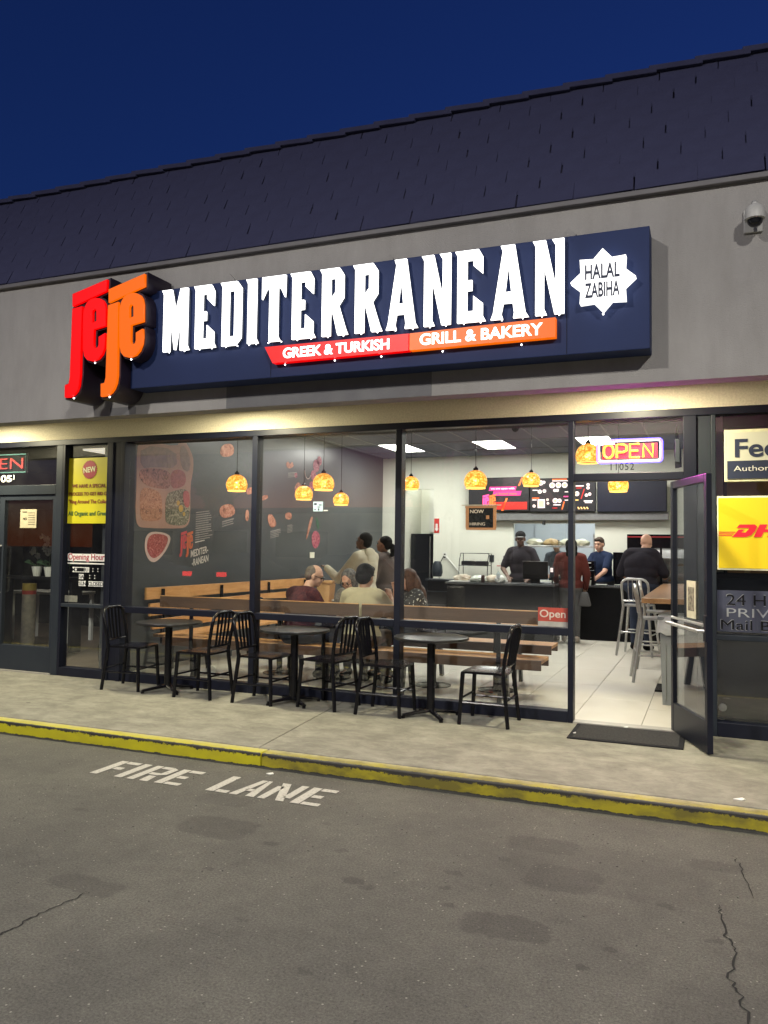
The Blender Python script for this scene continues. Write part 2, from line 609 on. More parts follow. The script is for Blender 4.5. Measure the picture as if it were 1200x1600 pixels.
    base = mix(tot, base, (.022, .020, .022))
    L.new(base, b.inputs['Base Color'])
    b.inputs['Roughness'].default_value = .8
    b.inputs['Specular IOR Level'].default_value = .35
    bp = N.new('ShaderNodeBump'); bp.inputs['Strength'].default_value = .55; bp.inputs['Distance'].default_value = .008
    L.new(fine.outputs['Fac'], bp.inputs['Height']); L.new(bp.outputs['Normal'], b.inputs['Normal'])
    return m

M_asph = asphalt_material()
road = solo('road', MB().box(-500, 500, -500, 500, ASPH - .5, ASPH).mesh(), M_asph, (0, 0, 0), 'worn grey asphalt parking lot with oil stains', 'road', None, 'structure')
M_crack = mat('asphalt_crack', (.012, .012, .012), 1.0)
def crack(pts, w):
    bm = MB()
    P = []
    for (x0, y0), (x1, y1) in zip(pts, pts[1:]):
        for k in range(6):
            t = k / 6
            P.append((x0 + (x1 - x0) * t + random.uniform(-.012, .012), y0 + (y1 - y0) * t + random.uniform(-.008, .008)))
    P.append(pts[-1])
    L_, R_ = [], []
    for i, (x, y) in enumerate(P):
        ww = w * random.uniform(.35, 1.0) * min(1, (min(i, len(P) - 1 - i) + .6) / 3)
        L_.append(bm.bm.verts.new((x - ww, y, ASPH + .003))); R_.append(bm.bm.verts.new((x + ww, y, ASPH + .003)))
    for i in range(len(P) - 1):
        bm.bm.faces.new((L_[i], R_[i], R_[i + 1], L_[i + 1]))
    bm.obj('crack', M_crack, road)
crack([(-2.76, -4.95), (-2.741, -4.777), (-2.743, -4.64), (-2.737, -4.538), (-2.716, -4.387), (-2.70, -4.30)], .0055)
crack([(.03, -3.25), (.048, -3.346), (.063, -3.567), (.108, -3.694), (.063, -3.916), (.098, -4.007), (.122, -4.215), (.13, -4.6)], .0055)
crack([(.11, -2.55), (.143, -2.68), (.165, -2.849), (.191, -3.103)], .0038)

g = MB()
rg = random.Random(11)
for k in range(420):
    x, y, q = rg.uniform(-4.5, 1.0), rg.uniform(-4.9, -2.15), rg.uniform(.0025, .006)
    a = rg.uniform(0, 6)
    g.prism([(x + q * math.cos(a), y + q * math.sin(a), ASPH), (x + q * math.cos(a + 2), y + q * math.sin(a + 2), ASPH), (x + q * math.cos(a + 4.2), y + q * math.sin(a + 4.2), ASPH)], (0, 0, q * .8))
link('grit', g.mesh(), mat('pale_grit', (.20, .19, .17), .9, col2=(.09, .085, .08), nscale=3), road, kind='stuff')

# ---------------- FIRE LANE stencil lettering
M_paint = mat('worn_white_road_paint', (.44, .43, .39), .8, col2=(.17, .165, .145), nscale=70, lo=.52, hi=.75)
fl = thing('fire_lane_marking', 'worn white stencilled FIRE LANE lettering on the asphalt by the kerb', 'road marking', (-3.2, -2.56, ASPH + .004))
YB, YT = -2.75, -2.40
def fl_letter(splines):
    me = bpy.data.meshes.new('letter')
    bm = bmesh.new()
    for sp in splines:
        vs = [bm.verts.new((x, y, ASPH + .004)) for x, y in sp]
        bm.faces.new(vs)
    bm.to_mesh(me); bm.free()
    link('letter', me, M_paint, fl)
def rr(x0, x1, v0, v1, sk=0.0):
    f = lambda v: YB + (YT - YB) * v
    return [(x0 + sk * v0, f(v0)), (x1 + sk * v0, f(v0)), (x1 + sk * v1, f(v1)), (x0 + sk * v1, f(v1))]
def FLF(x, base=False):
    L_ = [rr(x, x + .065, 0, 1), rr(x + .075, x + .19, .84, 1), rr(x + .075, x + .15, .42, .58)]
    if base: L_.append(rr(x + .075, x + .2, 0, .15))
    return L_
fl_letter(FLF(-4.11)); fl_letter([rr(-3.895, -3.83, 0, 1)])
x = -3.785
fl_letter([rr(x, x + .06, 0, 1), rr(x + .07, x + .15, .85, 1), rr(x + .07, x + .15, .42, .56), [(x + .15, YB + .35 * .42), (x + .205, YB + .35 * .52), (x + .21, YB + .35 * .9), (x + .155, YB + .35)],
           [(x + .11, YB), (x + .18, YB), (x + .16, YB + .35 * .36), (x + .10, YB + .35 * .36)]])
fl_letter(FLF(-3.55, True))
fl_letter([rr(-3.13, -3.065, 0, 1), rr(-3.055, -2.965, 0, .15)])
x = -2.945
fl_letter([[(x, YB), (x + .06, YB), (x + .10, YT), (x + .055, YT)], [(x + .125, YB), (x + .19, YB), (x + .135, YT), (x + .105, YT)], rr(x + .062, x + .125, .28, .42)])
x = -2.73
fl_letter([rr(x, x + .055, 0, .8), [(x + .135, YB), (x + .195, YB), (x + .065, YT), (x + .0, YT)], rr(x + .15, x + .205, .2, 1)])
fl_letter(FLF(-2.49, True))

# ---------------- sidewalk slabs and yellow kerb
def concrete_material():
    m = mat('sidewalk_concrete', (.255, .252, .222), .85, col2=(.175, .172, .152), nscale=3.0, bump=.25, bscale=140, detail=10, lo=.3, hi=.72)
    nt = m.node_tree; N, L = nt.nodes, nt.links
    b = N['Principled BSDF']
    src = b.inputs['Base Color'].links[0].from_socket
    tc = N.new('ShaderNodeTexCoord')
    mp = N.new('ShaderNodeMapping'); mp.inputs['Scale'].default_value = (1.0, 1.5, 1)
    L.new(tc.outputs['Object'], mp.inputs['Vector'])
    n = N.new('ShaderNodeTexNoise'); n.inputs['Scale'].default_value = 4.0; n.inputs['Detail'].default_value = 14; n.inputs['Roughness'].default_value = .8; n.inputs['Distortion'].default_value = .3
    L.new(mp.outputs[0], n.inputs['Vector'])
    r = N.new('ShaderNodeValToRGB')
    r.color_ramp.elements[0].position = .33; r.color_ramp.elements[0].color = (.60, .58, .54, 1)
    r.color_ramp.elements[1].position = .62; r.color_ramp.elements[1].color = (1.2, 1.18, 1.10, 1)
    L.new(n.outputs['Fac'], r.inputs['Fac'])
    x = N.new('ShaderNodeMix'); x.data_type = 'RGBA'; x.blend_type = 'MULTIPLY'; x.inputs[0].default_value = 1
    L.new(src, x.inputs[6]); L.new(r.outputs[0], x.inputs[7]); L.new(x.outputs[2], b.inputs['Base Color'])
    # gum spots
    v = N.new('ShaderNodeTexVoronoi'); v.inputs['Scale'].default_value = 1.7
    L.new(tc.outputs['Object'], v.inputs['Vector'])
    rr_ = N.new('ShaderNodeValToRGB'); rr_.color_ramp.elements[0].position = .030; rr_.color_ramp.elements[0].color = (.4, .4, .4, 1)
    rr_.color_ramp.elements[1].position = .045; rr_.color_ramp.elements[1].color = (1, 1, 1, 1)
    L.new(v.outputs['Distance'], rr_.inputs['Fac'])
    y = N.new('ShaderNodeMix'); y.data_type = 'RGBA'; y.blend_type = 'MULTIPLY'; y.inputs[0].default_value = 1
    L.new(x.outputs[2], y.inputs[6]); L.new(rr_.outputs[0], y.inputs[7]); L.new(y.outputs[2], b.inputs['Base Color'])
    return m
M_conc = concrete_material()
walk = thing('sidewalk', 'mottled concrete sidewalk along the shop fronts', 'sidewalk', (0, 0, 0), kind='structure')
edges = [-26, -21.9, -17.4, -12.9, -8.4, -3.9, .6, 5.1, 9.6, 14]
for a, b in zip(edges, edges[1:]):
    me = MB().box(a + .004, b - .004, -1.972, .3, -.09, 0, .006).mesh()
    # joints run slightly askew to the wall, as cast
    for v in me.vertices:
        v.co.x += (v.co.y + 1.0) * -.10 + .62
    link('slab', me, M_conc, walk)
link('bed', MB().box(-26, 14, -1.96, .3, -.3, -.012).mesh(), mat('joint_dirt', (.06, .055, .05), 1), walk)

def curb_material(name, yel, worn, k):
    m = bpy.data.materials.new(name); m.use_nodes = True
    nt = m.node_tree; N, L = nt.nodes, nt.links
    b = N['Principled BSDF']; b.inputs['Roughness'].default_value = .6
    tc = N.new('ShaderNodeTexCoord')
    def nz(s, d, sc=(1, 1, 1), rough=.6):
        mp = N.new('ShaderNodeMapping'); mp.inputs['Scale'].default_value = sc; L.new(tc.outputs['Object'], mp.inputs['Vector'])
        n = N.new('ShaderNodeTexNoise'); n.inputs['Scale'].default_value = s; n.inputs['Detail'].default_value = d; n.inputs['Roughness'].default_value = rough
        L.new(mp.outputs[0], n.inputs['Vector']); return n.outputs['Fac']
    def math_(op, a, c):
        x = N.new('ShaderNodeMath'); x.operation = op
        for i, v in ((0, a), (1, c)):
            if isinstance(v, (int, float)): x.inputs[i].default_value = v
            else: L.new(v, x.inputs[i])
        return x.outputs[0]
    def mixc(f, a, c):
        x = N.new('ShaderNodeMix'); x.data_type = 'RGBA'
        L.new(f, x.inputs[0])
        for i, v in ((6, a), (7, c)):
            if isinstance(v, tuple): x.inputs[i].default_value = (*v, 1)
            else: L.new(v, x.inputs[i])
        return x.outputs[2]
    sep = N.new('ShaderNodeSeparateXYZ'); L.new(tc.outputs['Object'], sep.inputs[0])
    def mr(src, a, b_, c, d):
        x = N.new('ShaderNodeMapRange'); x.inputs[1].default_value = a; x.inputs[2].default_value = b_; x.inputs[3].default_value = c; x.inputs[4].default_value = d
        L.new(src, x.inputs[0]); return x.outputs[0]
    # chipped along the nose of the kerb, drips below
    nose = math_('MULTIPLY', mr(sep.outputs['Z'], -.060, -.010, 0, 1), mr(sep.outputs['Y'], -2.08, -2.098, 0, 1))
    chip = math_('GREATER_THAN', math_('ADD', math_('MULTIPLY', nose, .40), nz(11, 10, (1, 2, 1.3), .85)), .79 - k * .06)
    foot = math_('GREATER_THAN', math_('ADD', mr(sep.outputs['Z'], -.106, -.085, .35, 0), nz(9, 8, (1, 1, 1.5), .8)), .78 - k * .09)
    old = mr(nz(3.0, 8, (1, 1, 2)), .42, .60, 0, .55 * k + .15)
    c = mixc(old, yel, worn)
    c = mixc(chip, c, (.022, .020, .016))
    c = mixc(foot, c, (.03, .028, .022))
    topw = math_('MULTIPLY', mr(sep.outputs['Y'], -2.06, -1.99, .15, 1), mr(nz(9, 8, (1, 1, 1), .75), .36, .60, .15, .95))
    topw = math_('MULTIPLY', topw, mr(sep.outputs['Z'], -.012, -.004, 0, 1))
    c = mixc(topw, c, (.42, .39, .24))
    L.new(c, b.inputs['Base Color'])
    return m
M_curbA = curb_material('yellow_kerb_paint', (.42, .38, .006), (.27, .235, .015), .45)
M_curbB = curb_material('worn_yellow_kerb_paint', (.30, .255, .010), (.085, .07, .016), 1.15)
curb = thing('kerb', 'chipped yellow painted kerb between asphalt and sidewalk', 'kerb', (0, 0, 0), kind='structure')
for a, b, m in ((-20, -15.1, M_curbA), (-15.1, -9.1, M_curbA), (-9.1, -3.09, M_curbA), (-3.09, 2.9, M_curbB), (2.9, 8.9, M_curbB), (8.9, 14, M_curbB)):
    bm = MB().box(a + .003, b - .003, -2.10, -1.976, -.2, -.0015, .014)
    for e in range(0): pass
    o = bm.obj('kerb_stone', m, curb, label='brighter yellow stretch of kerb' if m is M_curbA else 'dirtier worn yellow stretch of kerb')
link('gutter_dirt', MB().box(-20, 14, -2.125, -2.10, ASPH - .02, ASPH + .004).mesh(), mat('gutter_grime', (.035, .035, .03), 1, col2=(.06, .058, .05), nscale=12), curb)

# ================================================================== BUILDING
bld = thing('strip_mall_building', 'grey stucco strip mall building with dark shake mansard roof', 'building', (0, 0, 0))
XL, XR = -14.0, 8.0
# fascia
box('fascia', M_stucco, bld, XL, XR, -1.40, -1.22, 2.735, 4.085, label='grey stucco fascia above the shop windows')
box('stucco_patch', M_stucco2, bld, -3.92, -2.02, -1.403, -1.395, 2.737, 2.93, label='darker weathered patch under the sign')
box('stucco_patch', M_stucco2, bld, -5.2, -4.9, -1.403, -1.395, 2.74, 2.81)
box('drip_edge', M_trim, bld, XL, XR, -1.45, -1.21, 4.085, 4.125, .006)
box('soffit', M_strip, bld, XL, XR, -1.22, 0.0, 3.0, 3.06)
box('wall_strip', M_strip, bld, XL, XR, 0.0, .2, 2.765, 3.3, label='rough cream stucco strip lit from above the windows')
box('roof_deck', M_roof, bld, XL, XR, -.72, 12, 5.2, 5.25)
# mansard
RB = Vector((0, -1.43, 4.125)); RT = Vector((0, -.76, 5.33))
rv = (RT - RB); rl = rv.length; rd = rv / rl
rn = Vector((0, -rd.z, rd.y))
rf = MB().prism([(XL, RB.y, RB.z), (XL, RT.y, RT.z), (XL, RT.y + .5, RT.z - .02), (XL, RT.y + .5, RB.z)], (XR - XL, 0, 0)).obj('roof', M_roof, bld, label='steep mansard of dark brown shakes')
rows = 10; exp = rl / rows
SHM = []
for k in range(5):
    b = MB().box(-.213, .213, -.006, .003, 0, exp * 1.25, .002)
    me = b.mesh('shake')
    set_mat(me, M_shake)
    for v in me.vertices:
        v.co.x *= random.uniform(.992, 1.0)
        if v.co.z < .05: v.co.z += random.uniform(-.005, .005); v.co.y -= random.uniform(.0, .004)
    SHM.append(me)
tilt = math.atan2(rv.y, rv.z)
cnt = 0
for i in range(rows):
    z = .43 * ((i * .37) % 1)
    xx = -9.3 + z
    while xx < 2.3 and cnt < 290:
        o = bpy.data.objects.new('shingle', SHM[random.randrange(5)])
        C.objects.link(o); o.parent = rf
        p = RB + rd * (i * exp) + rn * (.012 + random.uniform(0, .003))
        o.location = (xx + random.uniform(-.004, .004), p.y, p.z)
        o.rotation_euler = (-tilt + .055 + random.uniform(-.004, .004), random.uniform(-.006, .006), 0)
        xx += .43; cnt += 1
b = MB()
for i in range(rows):
    for x0, x1 in ((XL, -9.5), (2.75, XR)):
        xx = x0 + .15
        while xx < x1:
            p = RB + rd * (i * exp) + rn * .015
            rot = Matrix.Rotation(-tilt + .05 + random.uniform(-.01, .01), 4, 'X')
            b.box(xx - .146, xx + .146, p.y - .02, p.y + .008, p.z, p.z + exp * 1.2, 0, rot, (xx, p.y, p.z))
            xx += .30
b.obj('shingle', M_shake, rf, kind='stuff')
# ridge caps, each tipped so the roofline steps
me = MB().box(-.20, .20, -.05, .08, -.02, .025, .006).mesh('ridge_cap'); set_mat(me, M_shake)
xx = -9.4
while xx < 2.4:
    o = bpy.data.objects.new('ridge_cap', me); C.objects.link(o); o.parent = rf
    o.location = (xx, RT.y - .02, RT.z + .03); o.rotation_euler = (0, R(3.2) + random.uniform(-.01, .01), 0)
    xx += .34
# outer walls of the block (sides/back, parapets)
box('side_wall', M_stucco, bld, XL, XL + .2, .2, 12, -.09, 5.2)
box('side_wall', M_stucco, bld, XR - .2, XR, .2, 12, -.09, 5.2)
box('rear_wall', M_stucco, bld, XL, XR, 12, 12.2, -.09, 5.2)

# ---------------- storefront framing
HEAD = 2.765
def frame(x0, x1, z0, z1, y0=-.05, y1=.07, m=None, name='mullion', par=None):
    return box(name, m or M_alum, par or bld, x0, x1, y0, y1, z0, z1, .004)
frame(XL + .2, XR - .2, 2.70, HEAD, name='head_frame')
# left shop side (lighter aluminium)
frame(-7.155, -7.06, 0, 2.70, m=M_alum2)                 # jamb between left door and its sidelight
frame(-7.06, -7.025, .0, 2.70)
frame(-6.395, -6.13, 0, 2.70, -.06, .12, name='pier')     # wide dark pier between the two shops
frame(-6.345, -6.30, 0, 2.70, -.075, -.06, name='pier_fin')
frame(-6.18, -6.13, 0, 2.70, -.075, -.06, name='pier_fin')
for x0, x1 in ((-7.025, -6.395),):
    frame(x0, x1, 0.0, .10, name='sill'); frame(x0, x1, .80, .84, name='mid_rail', m=M_alum2)
# restaurant windows
for x0, x1 in ((-6.13, -4.475), (-4.41, -2.845), (-2.78, -1.17)):
    frame(x0, x1, 0.0, .10, name='sill'); frame(x0, x1, .768, .835, name='mid_rail')
frame(-4.475, -4.41, 0, 2.70); frame(-2.845, -2.78, 0, 2.70); frame(-1.17, -1.122, 0, 2.70)
frame(-1.122, -.195, 2.155, 2.222, name='transom_bar')
frame(-.195, -.09, 0, 2.70, name='door_jamb')
frame(-.09, .025, 0, 2.70, -.03, .12, name='pier', m=M_alum2)
frame(.025, .062, 0, 2.70, m=M_alum2)
frame(.062, 3.5, .0, .12, name='sill'); frame(.062, 3.5, .80, .845, name='mid_rail', m=M_alum2)
frame(2.4, 2.46, .12, 2.70); frame(3.5, 3.56, 0, 2.70)
box('wall_panel', M_blackmatte, bld, 3.56, XR - .2, .0, .1, 0, 2.70)
box('wall_panel', M_blackmatte, bld, XL + .2, -9.2, .0, .1, 0, 2.70)
frame(-9.2, -9.12, 0, 2.70, m=M_alum2)
frame(-9.12, -7.155, 2.12, 2.235, name='transom_bar', m=M_alum2)
box('threshold', mat('worn_threshold_metal', (.42, .40, .36), .5, .5, nscale=9), bld, -1.122, -.195, -.06, .07, 0.0, .014)
box('threshold', MATS['worn_threshold_metal'], bld, -9.12, -7.155, -.06, .07, 0.0, .014)
def pane(x0, x1, z0, z1, y=.012, label=None, m=None):
    return box('glass_pane', m or M_glass, bld, x0 + .002, x1 - .002, y, y + .006, z0 + .002, z1 - .002, label=label)
for x0, x1 in ((-6.13, -4.475), (-4.41, -2.845), (-2.78, -1.17), (-7.025, -6.395)):
    pane(x0, x1, .84 if x0 < -7 else .835, 2.70); pane(x0, x1, .10, .80 if x0 < -7 else .768)
pane(-1.122, -.195, 2.222, 2.70)
pane(-9.12, -7.155, 2.235, 2.70)
pane(.062, 2.4, .845, 2.70); pane(2.46, 3.5, .845, 2.70); pane(.062, 3.5, .12, .80)

# ---------------- restaurant interior shell
WX, BY, CZ = -6.44, 8.45, 3.45
bl = thing('restaurant_floor', 'pale stone-look tiled floor inside the restaurant', 'floor', (0, 0, 0), kind='structure')
box('floor_bed', M_grout, bl, WX, .0, .07, BY + .9, -.08, .004)
TM = MB().box(.003, .597, .003, 1.197, 0, .012, .002).mesh('floor_tile'); set_mat(TM, M_tile)
for i in range(11):
    for j in range(8):
        x0 = -6.60 + i * .6 + .05; y0 = -.35 + j * 1.2 + (.4 if i % 2 else 0)
        if x0 < WX or x0 + .6 > .06 or y0 < .07 or y0 + 1.2 > BY + .3: 
            # cut tiles at the edges
            xa, xb = max(x0 + .003, WX), min(x0 + .597, .0); ya, yb = max(y0 + .003, .074), min(y0 + 1.197, BY + .85)
            if xb - xa < .02 or yb - ya < .02: continue
            box('floor_tile', M_tile, bl, xa, xb, ya, yb, .0, .012); continue
        o = bpy.data.objects.new('floor_tile', TM); C.objects.link(o); o.parent = bl; o.location = (x0, y0, 0)
for nm, a in (('left_wall', (WX - .15, WX, .12, 12, 0, CZ + .5)),):
    box(nm, M_graywall, None, *a, kind='structure', label='charcoal side wall of the dining room')
bw = thing('back_wall', 'off-white back wall behind the counter', 'wall', (0, 0, 0), kind='structure')
DX0, DX1, DZ = -5.92, -5.29, 2.78
PX0, PX1, PZ0, PZ1 = -3.615, -2.02, .95, 2.068
for a in ((WX, DX0, 0, CZ), (DX0, DX1, DZ, CZ), (DX1, PX0, 0, CZ), (PX0, PX1, 0, PZ0), (PX0, PX1, PZ1, CZ), (PX1, .0, 0, CZ)):
    box('wall_section', M_offwhite, bw, a[0], a[1], BY, BY + .12, a[2], a[3])
box('right_wall', M_offwhite, None, .0, .12, .12, 12, 0, CZ + .5, kind='structure', label='off-white right wall of the dining room')
# alcove behind the doorway
al = thing('alcove_walls', 'pale recess with black cooler behind the back wall', 'wall', (0, 0, 0), kind='structure')
box('alcove_side', M_offwhite, al, DX0 - .1, DX0 - .003, BY + .12, BY + 1.2, 0, CZ)
box('alcove_side', M_offwhite, al, DX1 + .003, DX1 + .1, BY + .12, BY + 1.2, 0, CZ)
box('alcove_back', M_offwhite, al, DX0, DX1, BY + 1.0, BY + 1.1, 0, CZ)
box('alcove_panel', M_white, al, -5.70, -5.50, BY + .92, BY + .998, 1.9, 3.2)
# kitchen
kt = thing('kitchen_walls', 'pale grey kitchen seen through the serving window', 'wall', (0, 0, 0), kind='structure')
M_kit = mat('kitchen_wall_grey', (.50, .53, .56), .5, col2=(.46, .49, .53), nscale=2)
box('kitchen_back', M_kit, kt, -4.6, .0, 11.2, 11.3, 0, 3.3)
box('kitchen_side', M_kit, kt, -4.6, -4.5, BY + .13, 11.2, 0, 3.3)
box('kitchen_floor', M_tile, kt, -4.6, .0, BY + .9, 11.2, -.02, .0)
box('kitchen_ceiling', M_white, kt, -4.6, .0, BY + .13, 11.2, 3.3, 3.35)
box('door_leaf', M_kit, kt, -3.72, -3.0, 11.15, 11.198, 0, 2.28)
# ceiling
ce = thing('restaurant_ceiling', 'dark drop ceiling with grid and troffer lights', 'ceiling', (0, 0, 0), kind='structure')
CT = MB().box(.012, .598, .012, 1.198, 0, .012).mesh('ceiling_tile'); set_mat(CT, M_ceil)
box('ceiling_backing', M_blackmatte, ce, WX, 0, .2, BY, CZ + .02, CZ + .1)
TROF = [(-5.69, 6.27), (-3.91, 6.27), (-2.12, 6.27), (-5.69, 2.6), (-3.31, 2.6), (-1.51, 2.6)]
vents = [(-4.50, 3.84)]
for i in range(-1, 11):
    for j in range(0, 7):
        x0 = -6.31 + i * .6; y0 = .27 + j * 1.2
        if any(abs(x0 - tx) < .3 and abs(y0 - ty) < .6 for tx, ty in TROF): continue
        xa, xb, ya, yb = max(x0, WX), min(x0 + .6, 0), max(y0, .2), min(y0 + 1.2, BY)
        if xb - xa < .05 or yb - ya < .05: continue
        if xb - xa < .59 or yb - ya < 1.19:
            box('ceiling_tile', M_ceil, ce, xa + .01, xb - .01, ya + .01, yb - .01, CZ, CZ + .012); continue
        o = bpy.data.objects.new('ceiling_tile', CT); C.objects.link(o); o.parent = ce; o.location = (x0, y0, CZ)
M_grid = mat('ceiling_grid_metal', (.16, .17, .2), .5, nscale=4)
g = MB()
for i in range(0, 11): g.box(-6.31 + i * .6 - .012, -6.31 + i * .6 + .012, .2, BY, CZ - .008, CZ + .004)
for j in range(0, 8): g.box(WX, 0, .27 + j * 1.2 - .012, .27 + j * 1.2 + .012, CZ - .010, CZ + .002)
g.obj('ceiling_grid', M_grid, ce, kind='stuff')
box('bulkhead', M_blackmatte, bld, WX - .1, .1, .07, .2, 2.70, CZ + .1)
# side shops' shells
ls = thing('left_shop_shell', 'dim interior walls and floor of the cleaners next door', 'room', (0, 0, 0), kind='structure')
M_dimwall = mat('dim_shop_wall', (.10, .095, .09), .8, nscale=2)
box('shop_floor', M_brownfloor, ls, -14, WX - .15, .07, 8, -.05, .004)
box('shop_back', M_dimwall, ls, -14, WX - .15, 6.5, 6.6, 0, 3.3)
box('shop_ceiling', M_dimwall, ls, -14, WX - .15, .2, 6.5, 3.1, 3.15)
box('shop_side', M_dimwall, ls, -13.8, -13.7, .12, 6.5, 0, 3.1)
box('dark_screen', M_blackmatte, ls, -12.5, -7.3, 4.6, 4.66, 0, 2.2)
rs_ = thing('right_shop_shell', 'dark interior of the mailbox shop next door', 'room', (0, 0, 0), kind='structure')
box('shop_floor', M_blackmatte, rs_, .12, 8, .07, 8, -.05, .004)
box('shop_back', M_dimwall, rs_, .12, 8, 3.5, 3.6, 0, 3.3)
box('shop_ceiling', M_dimwall, rs_, .12, 8, .2, 3.5, 3.1, 3.15)
box('window_back_panel', M_blackgloss, rs_, .062, 3.5, .10, .12, .12, 1.36)

# ================================================================== LAMPS
M_lens = emat('warm_lamp_lens', (1.0, .93, .70), 9.0, (.8, .8, .7))
M_trof = emat('troffer_diffuser', (1.0, .985, .90), L_TROFFER, (.8, .8, .8))
for k, (x, lab) in enumerate(((-11.5, 'recessed canopy downlight beyond the left edge of the shops'), (-7.95, 'recessed canopy downlight above the cleaners door'), (-4.45, 'recessed canopy downlight above the middle cafe table'), (-.60, 'recessed canopy downlight above the restaurant door'), (3.2, 'recessed canopy downlight above the mailbox shop'))):
    t = thing('downlight', lab, 'ceiling light', (x, -.70, 2.98), 'canopy downlights')
    MB().lathe([(.075, -.012), (.105, -.012), (.11, .018), (.075, .018)], (x, -.70, 2.985), 24, cap=False).obj('trim_ring', M_white, t)
    MB().lathe([(.001, -.002), (.074, -.002)], (x, -.70, 2.993), 24, cap=False).obj('lens', M_lens, t)
    light('downlight_lamp', 'AREA', P_SOFFIT, (x, -.70, 2.972), t, (1.0, .91, .62), .14)
for k, (x, y) in enumerate(TROF):
    x = -6.31 + round((x + 6.31) / .6) * .6; y = .27 + round((y - .27) / 1.2) * 1.2
    lab = ('recessed troffer light over the rear left of the dining room', 'recessed troffer light in front of the menu boards', 'recessed troffer light over the till end of the counter',
           'recessed troffer light over the front left booths', 'recessed troffer light over the front middle tables', 'recessed troffer light over the entrance')[k]
    t = thing('troffer_light', lab, 'ceiling light', (x, y, CZ), 'recessed troffers')
    g = MB()
    for a in ((.0, .6, 0, .03), (.0, .6, 1.17, 1.2), (.0, .03, .03, 1.17), (.57, .6, .03, 1.17)): g.box(x + a[0], x + a[1], y + a[2], y + a[3], CZ - .006, CZ + .015)
    g.obj('frame', M_white, t)
    box('diffuser', M_trof, t, x + .031, x + .569, y + .031, y + 1.169, CZ, CZ + .01)
    light('troffer_lamp', 'AREA', 46 if y > 5 else 19, (x + .3, y + .6, CZ - .012), t, (1.0, .985, .90), .5, size_y=1.1)
# kitchen fixture
t = thing('kitchen_light', 'kitchen ceiling light beyond the serving window', 'ceiling light', (-2.6, 9.6, 3.28))
MB().box(-3.2, -2.0, 9.4, 9.8, 3.24, 3.298).obj('diffuser', emat('kitchen_diffuser', (.95, 1, 1), 9.0), t)
light('kitchen_lamp', 'AREA', 55, (-2.6, 9.6, 3.22), t, (.95, 1, 1), 1.1, size_y=.4)
light('alcove_lamp', 'AREA', 8, (-5.6, 8.95, 3.40), thing('alcove_light', 'small light in the recess above the cooler', 'ceiling light', (-5.6, 8.95, 3.42)), (1, 1, .92), .3)
bpy.data.objects['alcove_light'].name = 'alcove_light'
MB().lathe([(.001, 0), (.15, 0), (.15, .03)], (-5.6, 8.95, 3.41), 20, cap=False).obj('diffuser', M_trof, bpy.data.objects['alcove_light'])
t = thing('shop_light', 'dim light inside the cleaners', 'ceiling light', (-9.2, 3.2, 3.1))
MB().box(-9.5, -8.9, 2.9, 3.5, 3.07, 3.098).obj('diffuser', emat('dim_diffuser', (1, .9, .75), .8), t)
light('shop_lamp', 'AREA', 14, (-9.2, 3.2, 3.05), t, (1, .9, .75), .5)

# parking-lot lamp poles stand behind the camera
M_pole = mat('galvanised_pole', (.25, .25, .24), .5, .6)
for x, y, h, lab in ((-6.5, -14.0, 8.5, 'parking lot lamp pole behind on the left'), (4.5, -13.0, 8.5, 'parking lot lamp pole behind on the right')):
    t = thing('lamp_post', lab, 'lamp post', (x, y, ASPH), 'parking lot lamp posts')
    MB().lathe([(.25, 0), (.25, .6), (.22, .62)], (x, y, ASPH), 20).obj('base', M_conc, t)
    MB().lathe([(.10, .62), (.06, h)], (x, y, ASPH), 16).obj('pole', M_pole, t)
    hd = MB().box(x - .25, x + .25, y + .05, y + .95, h - .12 + ASPH, h + ASPH, .02).obj('lamp_head', M_blackmatte, t)
    MB().box(x - .2, x + .2, y + .2, y + .9, h - .135 + ASPH, h - .121 + ASPH).obj('lens', emat('pole_lens', (1, .90, .74), 30), hd)
    light('post_lamp', 'AREA', P_POLE, (x, y + .55, h - .16 + ASPH), hd, (1.0, .95, .87), .6)

# ================================================================== MAIN SIGN
SF = -1.62          # face of the sign box
sg = thing('restaurant_sign', 'long navy lit shop sign reading jeje MEDITERRANEAN with halal star', 'sign', (-2.5, -1.5, 3.4))
box('sign_box', M_signbox, sg, -4.79, -.366, SF, -1.403, 2.925, 3.785, .006)
for x in (-3.9, -2.4, -.95):
    MB().prism([(x - .02, -1.43, 3.785), (x + .02, -1.43, 3.785), (x + .055, -1.43, 3.87), (x, -1.43, 3.93), (x - .055, -1.43, 3.87)], (0, .028, 0)).obj('hanging_bracket', M_stucco, sg)
# seam lines in the box
for x in (-3.35, -.93): box('panel_joint', M_blackmatte, sg, x - .002, x + .002, SF - .0015, SF + .001, 2.93, 3.78)

def grow(s, d):
    """offset polygon outwards by d"""
    n = len(s)
    A = sum(s[i][0] * s[(i + 1) % n][1] - s[(i + 1) % n][0] * s[i][1] for i in range(n))
    sg_ = 1 if A > 0 else -1
    out = []
    for i in range(n):
        p0, p1, p2 = Vector(s[i - 1]), Vector(s[i]), Vector(s[(i + 1) % n])
        e1 = (p1 - p0).normalized(); e2 = (p2 - p1).normalized()
        n1 = Vector((e1.y, -e1.x)) * sg_; n2 = Vector((e2.y, -e2.x)) * sg_
        b_ = (n1 + n2)
        if b_.length < 1e-4: b_ = n1
        b_.normalize()
        k = d / max(.45, b_.dot(n1))
        out.append(tuple(p1 + b_ * k))
    return out

